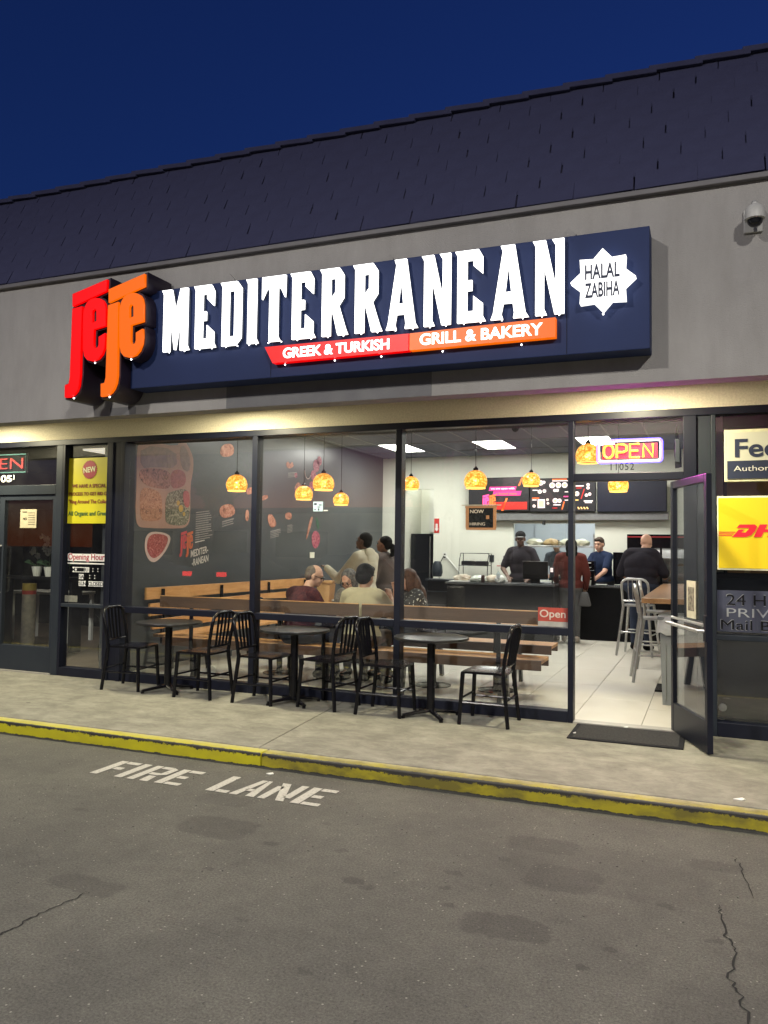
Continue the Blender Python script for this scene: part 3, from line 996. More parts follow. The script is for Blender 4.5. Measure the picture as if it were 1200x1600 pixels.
LET = {
 'M': [[(0, 0), (.160, 0), (.158, .61), (.275, .02), (.305, .02), (.422, .61), (.420, 0), (.63, 0), (.58, .08), (.58, 1), (.41, 1), (.29, .62), (.19, 1), (-.05, 1), (0, .93)]],
 'E': [[(0, 0), (.56, 0), (.50, .08), (.50, .25), (.32, .36), (.32, .15), (.19, .15), (.19, .44), (.29, .44), (.29, .58), (.19, .58), (.19, .86), (.32, .86), (.32, .78), (.50, .66), (.50, .90), (.42, 1), (-.05, 1), (0, .93)]],
 'D': [[(0, 0), (.36, 0), (.50, .11), (.50, .89), (.38, 1), (-.05, 1), (0, .93)], [(.175, .14), (.175, .86), (.325, .86), (.325, .14)]],
 'I': [[(0, 0), (.26, 0), (.20, .08), (.20, 1), (-.05, 1), (0, .93)]],
 'T': [[(.17, 0), (.42, 0), (.36, .08), (.36, .84), (.44, .78), (.52, .66), (.53, 1), (0, 1), (0, .66), (.09, .80), (.17, .84)]],
 'R': [[(0, 0), (.19, 0), (.19, .40), (.22, .40), (.36, 0), (.58, 0), (.53, .08), (.37, .44), (.48, .55), (.48, .89), (.38, 1), (-.05, 1), (0, .93)], [(.19, .54), (.19, .85), (.30, .85), (.30, .64)]],
 'A': [[(-.05, 0), (.16, 0), (.13, .07), (.165, .21), (.33, .21), (.355, .07), (.34, 0), (.60, 0), (.54, .08), (.36, 1), (.12, 1), (.155, .92), (-.01, .08)], [(.195, .36), (.25, .74), (.305, .36)]],
 'N': [[(0, 0), (.21, 0), (.155, .09), (.155, .66), (.355, 0), (.53, 0), (.53, 1), (.31, 1), (.375, .92), (.375, .38), (.19, 1), (-.05, 1), (0, .93)]],
}
M_ret = mat('letter_return', (.10, .12, .17), .5)
word = 'MEDITERRANEAN'
ext = [(-4.425, -4.135), (-4.090, -3.865), (-3.820, -3.615), (-3.570, -3.448), (-3.415, -3.195), (-3.150, -2.920), (-2.880, -2.632), (-2.590, -2.340), (-2.305, -2.045), (-2.015, -1.785), (-1.750, -1.515), (-1.475, -1.195), (-1.165, -.942)]
ZL0, ZL1 = 3.214, 3.757
for ch, (a, b) in zip(word, ext):
    sp = LET[ch]
    xs = [p[0] for s in sp for p in s]
    m0, m1 = min(xs), max(xs)
    S = [[(a + (p[0] - m0) / (m1 - m0) * (b - a), ZL0 + p[1] * (ZL1 - ZL0)) for p in s] for s in sp]
    lt_ = flat([grow(S[0], -.004)] + [grow(h_, .004) for h_ in S[1:]], M_ret, sg, SF - .0185, .033, name='letter_can')
    flat(S, M_letter, lt_, SF - .0465, .022, name='letter_face')
    # two drain spots under each letter
strip_r = flat([[(-3.375, 3.169), (-3.299, 3.03), (-2.113, 3.038), (-2.113, 3.169)]], M_red, sg, SF - .035, .06, name='tagline_panel', label='lit red tagline panel')
strip_o = flat([[(-2.104, 3.169), (-2.104, 3.038), (-1.0, 3.045), (-1.0, 3.186)]], M_orange, sg, SF - .035, .06, name='tagline_panel', label='lit orange tagline panel')
M_tag = emat('lit_white_vinyl', (1, 1, .95), 2.3, (.8, .8, .8))
text('GREEK & TURKISH', M_tag, strip_r, (-2.735, SF - .068, 3.103), .93, .085, .004, .026)
text('GRILL & BAKERY', M_tag, strip_o, (-1.555, SF - .068, 3.112), .93, .088, .004, .022)
star = []
for k in range(16):
    a = PI / 2 + k * PI / 8
    r = .221 if k % 2 == 0 else .163
    star.append((-.672 + r * math.cos(a), 3.415 + r * math.sin(a)))
st = flat([star], emat('lit_star_acrylic', (1, 1, .97), 1.6, (.8, .8, .8)), sg, SF - .05, .07, name='star_badge', label='lit white eight pointed star badge')
text('HALAL', M_signink, st, (-.674, SF - .0885, 3.475), .235, .105, .005, .022, name='lettering')
text('ZABIHA', M_signink, st, (-.674, SF - .0885, 3.345), .235, .105, .005, .022, name='lettering')

JJ = {'rbar': [(-5.337, 3.796), (-4.947, 3.888), (-4.95, 3.783), (-5.333, 3.682)],
      'rj': [(-5.334, 3.662), (-5.224, 3.674), (-5.221, 3.045), (-5.232, 2.949), (-5.252, 2.905), (-5.278, 2.878), (-5.319, 2.853), (-5.391, 2.854), (-5.393, 2.967), (-5.351, 2.976), (-5.339, 3.033)],
      're': [(-5.207, 3.568), (-5.203, 3.62), (-5.19, 3.668), (-5.165, 3.703), (-5.13, 3.724), (-5.08, 3.733), (-5.03, 3.727), (-4.99, 3.706), (-4.965, 3.672), (-4.952, 3.62), (-4.948, 3.469), (-5.079, 3.449), (-5.078, 3.31), (-5.068, 3.285), (-5.048, 3.275), (-5.028, 3.285), (-5.021, 3.31), (-5.023, 3.376), (-4.953, 3.405), (-4.948, 3.331), (-4.955, 3.27), (-4.98, 3.215), (-5.02, 3.178), (-5.087, 3.162), (-5.145, 3.178), (-5.18, 3.215), (-5.196, 3.275)],
      'reh': [(-5.102, 3.611), (-5.092, 3.628), (-5.079, 3.633), (-5.064, 3.627), (-5.056, 3.607), (-5.053, 3.523), (-5.098, 3.508)]}
OO = {'obar': [(-4.926, 3.794), (-4.538, 3.89), (-4.535, 3.78), (-4.922, 3.674)],
      'oj': [(-4.926, 3.651), (-4.816, 3.671), (-4.804, 3.016), (-4.813, 2.95), (-4.835, 2.90), (-4.862, 2.868), (-4.908, 2.84), (-4.979, 2.837), (-4.983, 2.952), (-4.943, 2.957), (-4.931, 3.005)]}
off = .405
def shift(s): return [(x + off + .004, z + .001) for x, z in s]
def inset(s, d):
    cx = sum(p[0] for p in s) / len(s); cz = sum(p[1] for p in s) / len(s)
    return s
def jeje_piece(sp, m, lab=None, nm='letter'):
    """lit face with its own dark return, slightly larger and deep"""
    body = [grow(sp[0], .016)]
    c = flat(body, M_can, sg, -1.585, .33, name='letter_can')
    f = flat(sp, m, c, -1.765, .028, name='lit_face', label=lab)
jeje_piece([JJ['rbar']], M_red); jeje_piece([JJ['rj']], M_red); jeje_piece([JJ['re'], JJ['reh']], M_red)
jeje_piece([OO['obar']], M_orange); jeje_piece([OO['oj']], M_orange); jeje_piece([shift(JJ['re']), shift(JJ['reh'])], M_orange)
# small white service LEDs under the letters
M_led = emat('tiny_led', (1, 1, 1), 6)
g = MB()
for x, z in [(-5.30, 2.845), (-4.895, 2.832), (-5.07, 3.15), (-4.67, 3.15)]: g.ball((x, -1.76, z), .008, sub=1)
for a, b in ext: g.ball((a + .3 * (b - a), SF - .05, 3.205), .006, sub=1); g.ball((a + .85 * (b - a), SF - .05, 3.205), .006, sub=1)
for x in (-3.2, -2.75, -2.35, -1.85, -1.25): g.ball((x, SF - .03, 3.018), .007, sub=1)
g.ball((-.672, SF - .05, 3.18), .007, sub=1)
g.obj('drain_led', M_led, sg, kind='stuff')

# security camera on the fascia
t = thing('security_camera', 'white dome security camera on a wall bracket right of the sign', 'camera', (.30, -1.40, 3.80))
M_plast = mat('aged_white_plastic', (.42, .42, .40), .5, nscale=8)
box('mounting_plate', M_plast, t, .235, .355, -1.425, -1.401, 3.72, 3.88, .006)
MB().tube([(.30, -1.42, 3.87), (.30, -1.50, 3.89), (.30, -1.55, 3.86), (.30, -1.55, 3.82)], .022, 12).obj('bracket_arm', M_plast, t, smooth=True)
MB().lathe([(.0, .085), (.03, .085), (.058, .06), (.064, .02), (.064, -.015), (.055, -.02), (0, -.02)], (.30, -1.55, 3.775), 24).obj('housing', M_plast, t, smooth=True)
MB().lathe([(.05, 0), (.046, -.022), (.030, -.040), (0, -.048)], (.30, -1.55, 3.756), 20).obj('dome', M_blackgloss, t, smooth=True)

# ================================================================== DOORS
def door_frame(t, x0, x1, z0, z1, m, y0=-.022, y1=.022, stile=.055, kick=.24, top=.06):
    box('stile', m, t, x0, x0 + stile, y0, y1, z0, z1, .004); box('stile', m, t, x1 - stile, x1, y0, y1, z0, z1, .004)
    box('top_rail', m, t, x0 + stile, x1 - stile, y0, y1, z1 - top, z1, .003)
    box('kick_plate', m, t, x0 + stile, x1 - stile, y0 + .002, y1 - .002, z0, z0 + kick, .003)
    box('glass', M_doorglass, t, x0 + stile, x1 - stile, -.004, .004, z0 + kick, z1 - top)
# restaurant door, swung open past square
dr = thing('glass_door', 'open black framed glass door of the restaurant with push bar', 'door', (0, 0, 0))
door_frame(dr, 0, .83, .012, 2.135, M_alum)
MB().tube([(.055, -.02, .93), (.055, -.075, .93), (.79, -.075, .93), (.79, -.02, .93)], .014, 10).obj('push_bar', M_steel, dr, smooth=True)
MB().tube([(.055, -.03, .975), (.79, -.03, .975)], .012, 8).obj('push_bar', M_steel, dr, smooth=True)
box('lock_case', M_alum, dr, .775, .83, -.032, -.018, .85, 1.05, .004)
nt_ = MB().box(.36, .56, -.010, -.006, 1.0, 1.30).obj('notice', mat('cream_paper', (.62, .58, .46), .8), dr, label='cream paper notice taped to the door glass')
MB().box(.39, .53, -.0115, -.0102, 1.06, 1.25).obj('notice_photo', mat('notice_photo', (.10, .085, .07), .7, col2=(.3, .27, .22), nscale=40), nt_)
dr.location = (-.283, .01, 0)
dr.rotation_euler = (0, 0, R(-69.5))
# cleaners' door
dl = thing('shop_door', 'closed grey aluminium glass door of the cleaners next door', 'door', (-7.2, 0, 0))
def DL(name, m, *a, **k): return box(name, m, dl, *a, **k)
x0, x1 = -8.05, -7.16
DL('stile', M_alum2, x0, x0 + .075, -.03, .03, .01, 2.115, bev=.004); DL('stile', M_alum2, x1 - .05, x1, -.03, .03, .01, 2.115, bev=.004)
DL('top_rail', M_alum2, x0 + .075, x1 - .05, -.03, .03, 2.055, 2.115, bev=.003); DL('kick_plate', M_alum2, x0 + .075, x1 - .05, -.028, .028, .01, .31, bev=.003)
DL('glass', M_glass, x0 + .075, x1 - .05, -.004, .004, .31, 2.055)
MB().tube([(x0 + .04, -.03, 1.5), (x0 + .04, -.10, 1.48), (x0 + .04, -.10, .95), (x0 + .04, -.03, .93)], .014, 10).obj('pull_handle', M_steel, dl, smooth=True)
ntc = MB().box(-7.735, -7.48, -.012, -.006, 1.72, 1.945).obj('notice', mat('tan_paper', (.42, .37, .24), .8), dl, label='tan paper notice taped inside the door')
text('NO', M_blackmatte, ntc, (-7.66, -.014, 1.83), .06, .03, .001, .02)
g = MB()
for k in range(6): g.box(-7.61, -7.50, -.0145, -.0125, 1.90 - k * .028, 1.904 - k * .028)
g.box(-7.70, -7.63, -.0145, -.0125, 1.908, 1.918)
g.obj('small_print', M_blackmatte, ntc, kind='stuff')
dm = thing('shop_door', 'second leaf of the cleaners door at the left edge', 'door', (-8.5, 0, 0))
box('stile', M_alum2, dm, -8.12, -8.055, -.03, .03, .01, 2.115, .004); box('stile', M_alum2, dm, -9.11, -9.04, -.03, .03, .01, 2.115, .004)
box('top_rail', M_alum2, dm, -9.04, -8.12, -.03, .03, 2.055, 2.115); box('kick_plate', M_alum2, dm, -9.04, -8.12, -.028, .028, .01, .31)
box('glass', M_glass, dm, -9.04, -8.12, -.004, .004, .31, 2.055)

# ================================================================== WINDOW SIGNS
M_yposter = mat('yellow_poster_vinyl', (.60, .54, .01), .45, nscale=1.5)
M_dred = mat('crimson_print', (.35, .012, .03), .5)
M_maroonp = mat('maroon_print', (.22, .035, .01), .5)
M_greenp = mat('dark_green_print', (.02, .10, .03), .5)
M_cream = mat('cream_print', (.75, .74, .50), .6)
ps = thing('poster', 'yellow cleaners poster with round red NEW seal in the side window', 'poster', (-6.71, -.0, 2.16))
PP = .0095
box('sheet', M_yposter, ps, -7.018, -6.405, .007, PP, 1.775, 2.545)
seal = [(-6.703 + (.113 if k % 2 else .10) * math.cos(k * PI / 28), 2.405 + (.113 if k % 2 else .10) * math.sin(k * PI / 28)) for k in range(56)]
sl = flat([seal], M_dred, ps, .004, .002, name='seal')
text('NEW', M_cream, sl, (-6.703, .0015, 2.405), .185, .065, .001, .03, rz=R(6))
for s_, z, w, h, m in (('WE HAVE A SPECIAL', 2.215, .50, .045, M_maroonp), ('PROCESS TO GET RID OF', 2.122, .585, .040, M_maroonp), ('"Ring Around The Collar"', 2.025, .59, .062, M_maroonp), ('All Organic and Green', 1.885, .59, .068, M_greenp)):
    text(s_, m, ps, (-6.71, .004, z), w, h, .001, .02)
oh = thing('hours_sign', 'Opening Hours sign with red title and white tiles in the side window', 'sign', (-6.70, 0, 1.25))
M_whitep = mat('white_print', (.75, .75, .72), .5)
box('title_back', M_whitep, oh, -6.99, -6.41, .0042, .0055, 1.335, 1.42)
text('Opening Hours', M_whitep, oh, (-6.70, .0045, 1.375), .585, .105, .0012, .02, name='lettering')
text('Opening Hours', M_dred, oh, (-6.70, .003, 1.375), .57, .095, .001, .012, name='lettering')
box('underline', M_whitep, oh, -6.99, -6.41, .003, .0045, 1.30, 1.315)
def tiles(body, x, z):
    for k, ch in enumerate(body):
        if ch == ' ': continue
        if ch == ':':
            for dz in (-.015, .015): box('colon', M_whitep, oh, x + k * .036 - .006, x + k * .036 + .006, .004, .0055, z + dz - .006, z + dz + .006)
            continue
        tt = box('tile', M_whitep, oh, x + k * .036 - .016, x + k * .036 + .016, .004, .0055, z - .03, z + .03)
        text(ch, M_blackmatte, tt, (x + k * .036, .003, z), None, .042, .001, .01)
tiles('MON-FRI : :', -6.90, 1.235)
tiles('SA  : :', -6.80, 1.155)
tiles('SUN CLOSED', -6.80, 1.075)
box('alarm_sticker', mat('grey_sticker', (.14, .14, .11), .6, col2=(.2, .2, .17), nscale=60), None, -7.02, -6.83, .005, .0075, .855, .93)
tag(bpy.data.objects['alarm_sticker'], 'small grey alarm sticker at the bottom corner of the side window', 'sticker')
# unlit neon OPEN at the far left
M_dimred = emat('faint_red_tube', (.8, .06, .08), .10, (.4, .05, .05))
nb = thing('neon_sign', 'unlit neon OPEN sign with teal border in the cleaners transom', 'sign', (-8.3, .05, 2.5))
MB().tube([(-8.75, .05, 2.405), (-7.735, .05, 2.405), (-7.735, .05, 2.625), (-8.75, .05, 2.625)], .009, 8, closed=True).obj('border_tube', mat('teal_tube', (.10, .22, .22), .3), nb)
text('OPEN', M_dimred, nb, (-8.21, .05, 2.515), .86, .135, .014, -.008)
box('backing', M_blackmatte, nb, -8.76, -7.72, .062, .075, 2.39, 2.64)
adr = thing('address_numbers', 'white address numbers on the cleaners transom glass', 'sign', (-8.1, 0, 2.31))
text('1105', M_whitep, adr, (-8.08, .004, 2.325), .34, .085, .001, .03)
box('apostrophe_chip', M_whitep, adr, -7.885, -7.87, .003, .0045, 2.31, 2.37)

# neon OPEN over the restaurant door
ns = thing('neon_sign', 'lit neon OPEN sign, yellow letters on red with blue border', 'sign', (-.65, .07, 2.42))
NX0, NX1, NZ0, NZ1, NY = -.925, -.372, 2.325, 2.528, .062
box('backing', emat('red_backlight', (1.0, .01, .03), 1.1, (.3, .01, .02)), ns, NX0 + .04, NX1 - .04, NY + .014, NY + .024, NZ0 + .035, NZ1 - .035)
def rrect(x0, x1, z0, z1, r, y, n=4):
    P = []
    for cx, cz, a0 in ((x1 - r, z1 - r, 0), (x0 + r, z1 - r, 90), (x0 + r, z0 + r, 180), (x1 - r, z0 + r, 270)):
        for k in range(n + 1): P.append((cx + r * math.cos(R(a0 + 90 * k / n)), y, cz + r * math.sin(R(a0 + 90 * k / n))))
    return P
M_neonb = emat('blue_neon', (.12, .08, 1.0), 6.0)
M_neoni = emat('lilac_neon', (.75, .70, 1.0), 3.5)
light('neon_glow', 'AREA', 24.0, (-.65, .03, 2.43), ns, (1.0, .06, .75), .50, rot=(R(-90), 0, 0), size_y=.15)
M_neony = emat('yellow_neon', (1.0, .56, .03), 2.2)
MB().tube(rrect(NX0, NX1, NZ0, NZ1, .03, NY), .0085, 8, closed=True).obj('border_tube', M_neonb, ns)
MB().tube(rrect(NX0 + .015, NX1 - .015, NZ0 + .015, NZ1 - .015, .022, NY - .003), .0045, 8, closed=True).obj('border_tube', M_neoni, ns)
zc0, zc1 = NZ0 + .042, NZ1 - .042
def L2(p): return [(a, NY - .004, b) for a, b in p]
cell = (NX1 - NX0 - .10) / 4
for k, ch in enumerate('OPEN'):
    a = NX0 + .055 + k * cell; w = cell * .72; h = zc1 - zc0; r = .0100
    g = MB()
    if ch == 'O': g.tube(rrect(a, a + w, zc0, zc1, .045, NY - .004, 5), r, 8, closed=True)
    if ch == 'P': g.tube(L2([(a, zc0), (a, zc1), (a + w * .7, zc1), (a + w, zc1 - h * .12), (a + w, zc0 + h * .52), (a + w * .7, zc0 + h * .42), (a, zc0 + h * .42)]), r, 8)
    if ch == 'E': g.tube(L2([(a + w, zc1), (a, zc1), (a, zc0), (a + w, zc0)]), r, 8); g.tube(L2([(a, zc0 + h * .5), (a + w * .85, zc0 + h * .5)]), r, 8)
    if ch == 'N': g.tube(L2([(a, zc0), (a, zc1), (a + w, zc0), (a + w, zc1)]), r, 8)
    g.obj('letter_tube', M_neony, ns)
tr = thing('address_numbers', 'small dark 11052 address numbers on the restaurant transom', 'sign', (-.7, 0, 2.28))
text('11052', M_blackmatte, tr, (-.705, .010, 2.282), .20, .062, .001, .0, spacing=1.15)
fth = solo('pennant', MB().prism([(-.255, .06, 2.66), (-.215, .06, 2.42), (-.21, .06, 2.27), (-.265, .06, 2.26), (-.275, .06, 2.45)], (0, .012, 0)).mesh(), M_blackgloss, (-.24, .06, 2.25), 'dark glossy pennant hanging in the corner of the transom', 'pennant')
# vertical door-hanger plate seen in transom
solo('door_closer', MB().box(-.262, -.222, -.07, -.052, 2.30, 2.50, .004).mesh(), M_alum2, (-.24, -.06, 2.3), 'slim grey bracket on the frame beside the transom', 'bracket')

# NOW HIRING board
nh = thing('hiring_board', 'wood framed NOW HIRING board hanging inside the window', 'sign', (-2.0, .06, 1.7))
def NH(n, m, *a): return box(n, m, nh, *a)
M_frame = wood_mat('pale_orange_wood', (.55, .26, .11), (.45, .2, .08))
NH('frame_bar', M_frame, -2.16, -1.855, .05, .07, 1.925, 1.945); NH('frame_bar', M_frame, -2.15, -1.862, .05, .07, 1.716, 1.738)
NH('frame_bar', M_frame, -2.155, -2.125, .05, .07, 1.738, 1.925); NH('frame_bar', M_frame, -1.885, -1.858, .05, .07, 1.738, 1.925)
NH('hanger_bar', mat('pale_bar', (.5, .44, .33), .6), -2.195, -1.81, .045, .06, 1.947, 1.958)
bb = NH('board', M_blackmatte, -2.126, -1.884, .058, .066, 1.737, 1.926)
M_chalk = emat('chalk_lettering', (.75, .62, .45), .12, (.75, .62, .5))
text('NOW', M_chalk, bb, (-2.045, .055, 1.893), .135, .034, .001, .01)
text('HIRING', M_chalk, bb, (-2.04, .055, 1.773), .15, .028, .001, .0)
box('small_drawing', MATS['pale_orange_wood'], bb, -1.955, -1.925, .053, .056, 1.82, 1.855)
# red Open sticker
os_ = thing('open_sticker', 'red and white Open sticker on the corner of the window', 'sticker', (-1.31, 0, .92))
box('band', mat('dull_red_print', (.33, .045, .03), .6), os_, -1.448, -1.178, .008, .010, .885, 1.01)
box('band', mat('grey_white_print', (.33, .32, .30), .6), os_, -1.448, -1.178, .008, .010, .84, .884)
text('Open', mat('pale_pink_print', (.52, .45, .40), .6), os_, (-1.315, .0065, .945), .235, .09, .001, .012)
# mailbox shop signs
fx = thing('carrier_sign', 'white framed shipping counter sign with navy lower band', 'sign', (.42, -.06, 2.35))
box('frame', M_cream, fx, .128, 1.05, -.045, -.012, 2.125, 2.565, .004)
box('face', emat('glowing_cream_face', (.62, .62, .45), .18, (.5, .5, .4)), fx, .150, 1.03, -.049, -.045, 2.15, 2.54)  # no lamp behind it; emission brightens the face as if canopy-lit
box('band', M_signink, fx, .150, 1.03, -.053, -.049, 2.15, 2.30)
text('FedEx', M_signink, fx, (.51, -.052, 2.405), .60, .155, .003, .02)
text('Authorized ShipCenter', M_whitep, fx, (.63, -.056, 2.228), .86, .058, .002, .0)
dh = thing('carrier_sign', 'yellow courier panel with slanted red letters in the mailbox shop window', 'sign', (.4, -.06, 1.7))
box('frame', M_cream, dh, .070, 1.05, -.045, -.010, 1.385, 2.005, .004)
box('face', emat('glowing_yellow_face', (.85, .60, .005), .26, (.55, .39, .005)), dh, .080, 1.04, -.049, -.045, 1.402, 1.99)  # panel and red letters glow by emission, standing in for canopy light
M_cour = emat('courier_red', (.62, .01, .03), .35, (.5, .01, .02))
def SK(pts, x, z, s): return [(x + (p[0] + p[1] * .45) * s, z + p[1] * s) for p in pts]
zz, ss, xx = 1.662, .105, .185
flat([SK([(0, 0), (1.0, 0), (1.32, .15), (1.45, .5), (1.42, .85), (1.2, 1), (.10, 1), (.0, .72), (.88, .72), (.92, .60), (.80, .36), (.52, .36), (.62, .60), (.22, .60)], xx, zz, ss)], M_cour, dh, -.052, .004, name='letter')
flat([SK([(1.55, 0), (2.1, 0), (2.1, .4), (2.5, .4), (2.5, 0), (3.1, 0), (3.1, 1), (2.55, 1), (2.55, .62), (2.1, .62), (2.1, 1), (1.55, 1)], xx, zz, ss)], M_cour, dh, -.052, .004, name='letter')
flat([SK([(3.3, 0), (4.5, 0), (4.5, .3), (3.9, .3), (3.9, 1), (3.3, 1)], xx, zz, ss)], M_cour, dh, -.052, .004, name='letter')
for k in range(3):
    box('speed_line', M_cour, dh, .081, .185 + k * .012, -.052, -.049, 1.672 + k * .014, 1.678 + k * .014)
mb = thing('mailbox_banner', 'slate banner advertising 24 Hour PRIVATE Mail Boxes', 'banner', (.3, -.03, 1.0))
box('sheet', mat('slate_banner', (.045, .05, .085), .5, nscale=2), mb, .066, 1.05, -.006, .009, .87, 1.215)
M_gl = mat('pale_grey_print', (.30, .31, .34), .5)
text('24 Hour', M_gl, mb, (.408, -.0080, 1.137), .548, .098, .001, .000); text('24 Hour', M_blackmatte, mb, (.408, -.0095, 1.137), .54, .09, .001, .000)
text('PRIVATE', M_gl, mb, (.455, -.0090, 1.030), .63, .072, .001, -.005)
text('Mail Boxes', M_gl, mb, (.435, -.0080, .928), .69, .088, .001, .000); text('Mail Boxes', M_blackmatte, mb, (.435, -.0095, .928), .68, .08, .001, .000)
solo('round_sticker', MB().lathe([(.0, 0), (.033, 0), (.033, .002), (0, .002)], (0, 0, 0), 20).mesh(), mat('grey_round_sticker', (.16, .16, .14), .6), (0, 0, 0), 'small round grey sticker low on the mailbox shop window', 'sticker')
o = bpy.data.objects['round_sticker']; o.rotation_euler = (R(90), 0, 0); o.location = (.105, .006, .235)
# cartons behind
M_card = mat('cardboard', (.34, .19, .095), .8, col2=(.28, .15, .075), nscale=3)
for k, (a, lab) in enumerate((((.16, .52, .6, 1.1, 2.25, 2.55), 'cardboard carton on the top shelf behind the courier signs'), ((.14, .95, .6, 1.0, 1.98, 2.22), 'wide brown carton between the two courier signs'), ((.15, .45, .6, 1.0, 1.55, 1.92), 'cardboard carton behind the yellow courier panel'), ((.15, .5, .6, 1.0, 1.3, 1.52), 'low cardboard carton above the banner'))):
    t = thing('cardboard_box', lab, 'box', ((a[0] + a[1]) / 2, .8, a[4]), 'cartons in the mailbox shop')
    box('carton', M_card, t, *a, .004); box('packing_tape', mat('packing_tape', (.45, .33, .2), .3), t, (a[0] + a[1]) / 2 - .025, (a[0] + a[1]) / 2 + .025, a[2] - .002, a[3] + .002, a[4] - .001, a[5] + .002)
sh = thing('metal_shelf', 'dark shelf rack holding cartons in the mailbox shop', 'shelf', (.6, .8, 0))
for z in (1.28, 1.535, 1.96, 2.232): box('shelf_board', M_alum2, sh, .125, 1.6, .55, 1.15, z - .012, z - .001)
for x in (.128, 1.57): box('shelf_post', M_alum2, sh, x, x + .03, .52, .549, 0, 2.6)

# door mat
t = thing('door_mat', 'black ribbed rubber mat outside the open restaurant door', 'mat', (-.62, -.36, 0))
bm = MB().box(-1.08, -.185, -.665, -.075, .001, .010, .004)
bm.obj('border', M_blackmatte, t)
g = MB()
for k in range(42): g.box(-1.04, -.225, -.630 + k * .0125, -.623 + k * .0125, .009, .014)
g.obj('rib', mat('grey_mat_pile', (.045, .042, .040), .95, col2=(.025, .024, .024), nscale=60), t, kind='stuff')
# bits of litter
for x, y, z, s, lab in ((-2.93, -2.24, ASPH, .03, 'scrap of white paper on the asphalt by the kerb joint'), (.17, -1.85, 0, .035, 'small torn white paper scrap on the sidewalk at right'), (-.665, -.09, .012, .02, 'crumpled white scrap on the door threshold'), (-1.04, -.5, .012, .012, 'tiny white pebble on the door mat')):
    g = MB().prism([(x - s, y, z + .001), (x + s * .3, y - s * .4, z + .001), (x + s, y + s * .2, z + .004), (x + s * .5, y + s * .6, z + .008)], (0, 0, .004))
    solo('paper_scrap', g.mesh(), M_white, (x, y, z), lab, 'litter')

# ================================================================== OUTDOOR CHAIRS AND TABLES
def make_chair(label, m, seat_h=.46, top=.86, name='chair', cat='chair', grp=None, foot_spread=.0, stool=False):
    """slat-back metal chair, local: faces +Y, origin on the floor under the seat"""
    t = thing(name, label, cat, (0, 0, 0), grp)
    W, D = .205, .20
    # seat pan: dished
    b = MB(); n = 8; grid = []
    for i in range(n + 1):
        row = []
        for j in range(n + 1):
            u, v = i / n * 2 - 1, j / n * 2 - 1
            ww = W * (1 - .08 * (1 - v) / 2)
            x = u * ww * math.sqrt(1 - v * v * .10); y = v * D * math.sqrt(1 - u * u * .10) + .0
            z = seat_h - .014 * (1 - u * u) * (1 - v * v) + (.004 if abs(v) < .9 else -.004)
            row.append(b.bm.verts.new((x, y, z)))
        grid.append(row)
    low = [[b.bm.verts.new(v.co - Vector((0, 0, .020))) for v in r_] for r_ in grid]
    for i in range(n):
        for j in range(n):
            b.bm.faces.new((grid[i][j], grid[i + 1][j], grid[i + 1][j + 1], grid[i][j + 1]))
            b.bm.faces.new((low[i][j], low[i][j + 1], low[i + 1][j + 1], low[i + 1][j]))
    for i in range(n):
        for a_, b_ in (((i, 0), (i + 1, 0)), ((i + 1, n), (i, n)), ((0, i + 1), (0, i)), ((n, i), (n, i + 1))):
            b.bm.faces.new((grid[a_[0]][a_[1]], low[a_[0]][a_[1]], low[b_[0]][b_[1]], grid[b_[0]][b_[1]]))
    b.obj('seat', m, t, smooth=True)
    fy, by, fs = .20 + foot_spread, -.215 - foot_spread, .205 + foot_spread
    for sx in (-1, 1):
        MB().tube([(sx * (W - .02), .175, seat_h - .012), (sx * fs, fy, .0)], [.020, .0175], 10, flat=(1, 1)).obj('leg', m, t, smooth=True)
        MB().tube([(sx * (W - .03), -.185, seat_h + .02), (sx * (W - .025), -.19, seat_h - .06), (sx * fs, by - .02, .0)], [.018, .020, .0175], 10).obj('leg', m, t, smooth=True)
    # back hoop
    hz = top
    P = [(-W + .025, -.185, seat_h - .02), (-W + .018, -.20, seat_h + .12), (-W + .012, -.232, hz - .12), (-W + .022, -.243, hz - .055), (-W + .055, -.25, hz - .018), (-W + .10, -.253, hz)]
    P = P + [(-p[0], p[1], p[2]) for p in reversed(P)]
    MB().tube(P, .0175, 10).obj('back_hoop', m, t, smooth=True)
    z0 = seat_h + .06
    MB().tube([(-W + .02, -.198, z0), (0, -.215, z0), (W - .02, -.198, z0)], .012, 8).obj('back_rail', m, t, smooth=True)
    for x in (-.095, -.032, .032, .095):
        MB().tube([(x * .92, -.208, z0), (x, -.232, (z0 + hz) / 2), (x, -.25, hz - .006)], .011, 8, flat=(1.25, .5)).obj('back_slat', m, t, smooth=True)
    q = seat_h * (.42 if not stool else .42)
    lerp = lambda a, b_, z: a + (b_ - a) * (1 - z / seat_h)
    for z, pts in ((q, [(-1, -1), (-1, 1)]), (q, [(1, -1), (1, 1)]), (q + .035, [(-1, 1), (1, 1)]), (q + .035, [(-1, -1), (1, -1)])):
        V = [(sx * lerp(W - .02, fs, z), lerp(.175, fy, z) if sy > 0 else lerp(-.19, by - .02, z), z) for sx, sy in pts]
        MB().tube(V, .010, 8).obj('stretcher', m, t, smooth=True)
    if stool:
        pass
    return t
ch0 = make_chair('leftmost black metal slat-back sidewalk chair, in front of the dark pier', M_black, grp='black sidewalk cafe chairs')
ch0.location = (-5.745, -.32, 0); ch0.rotation_euler = (0, 0, R(-90 + 8))
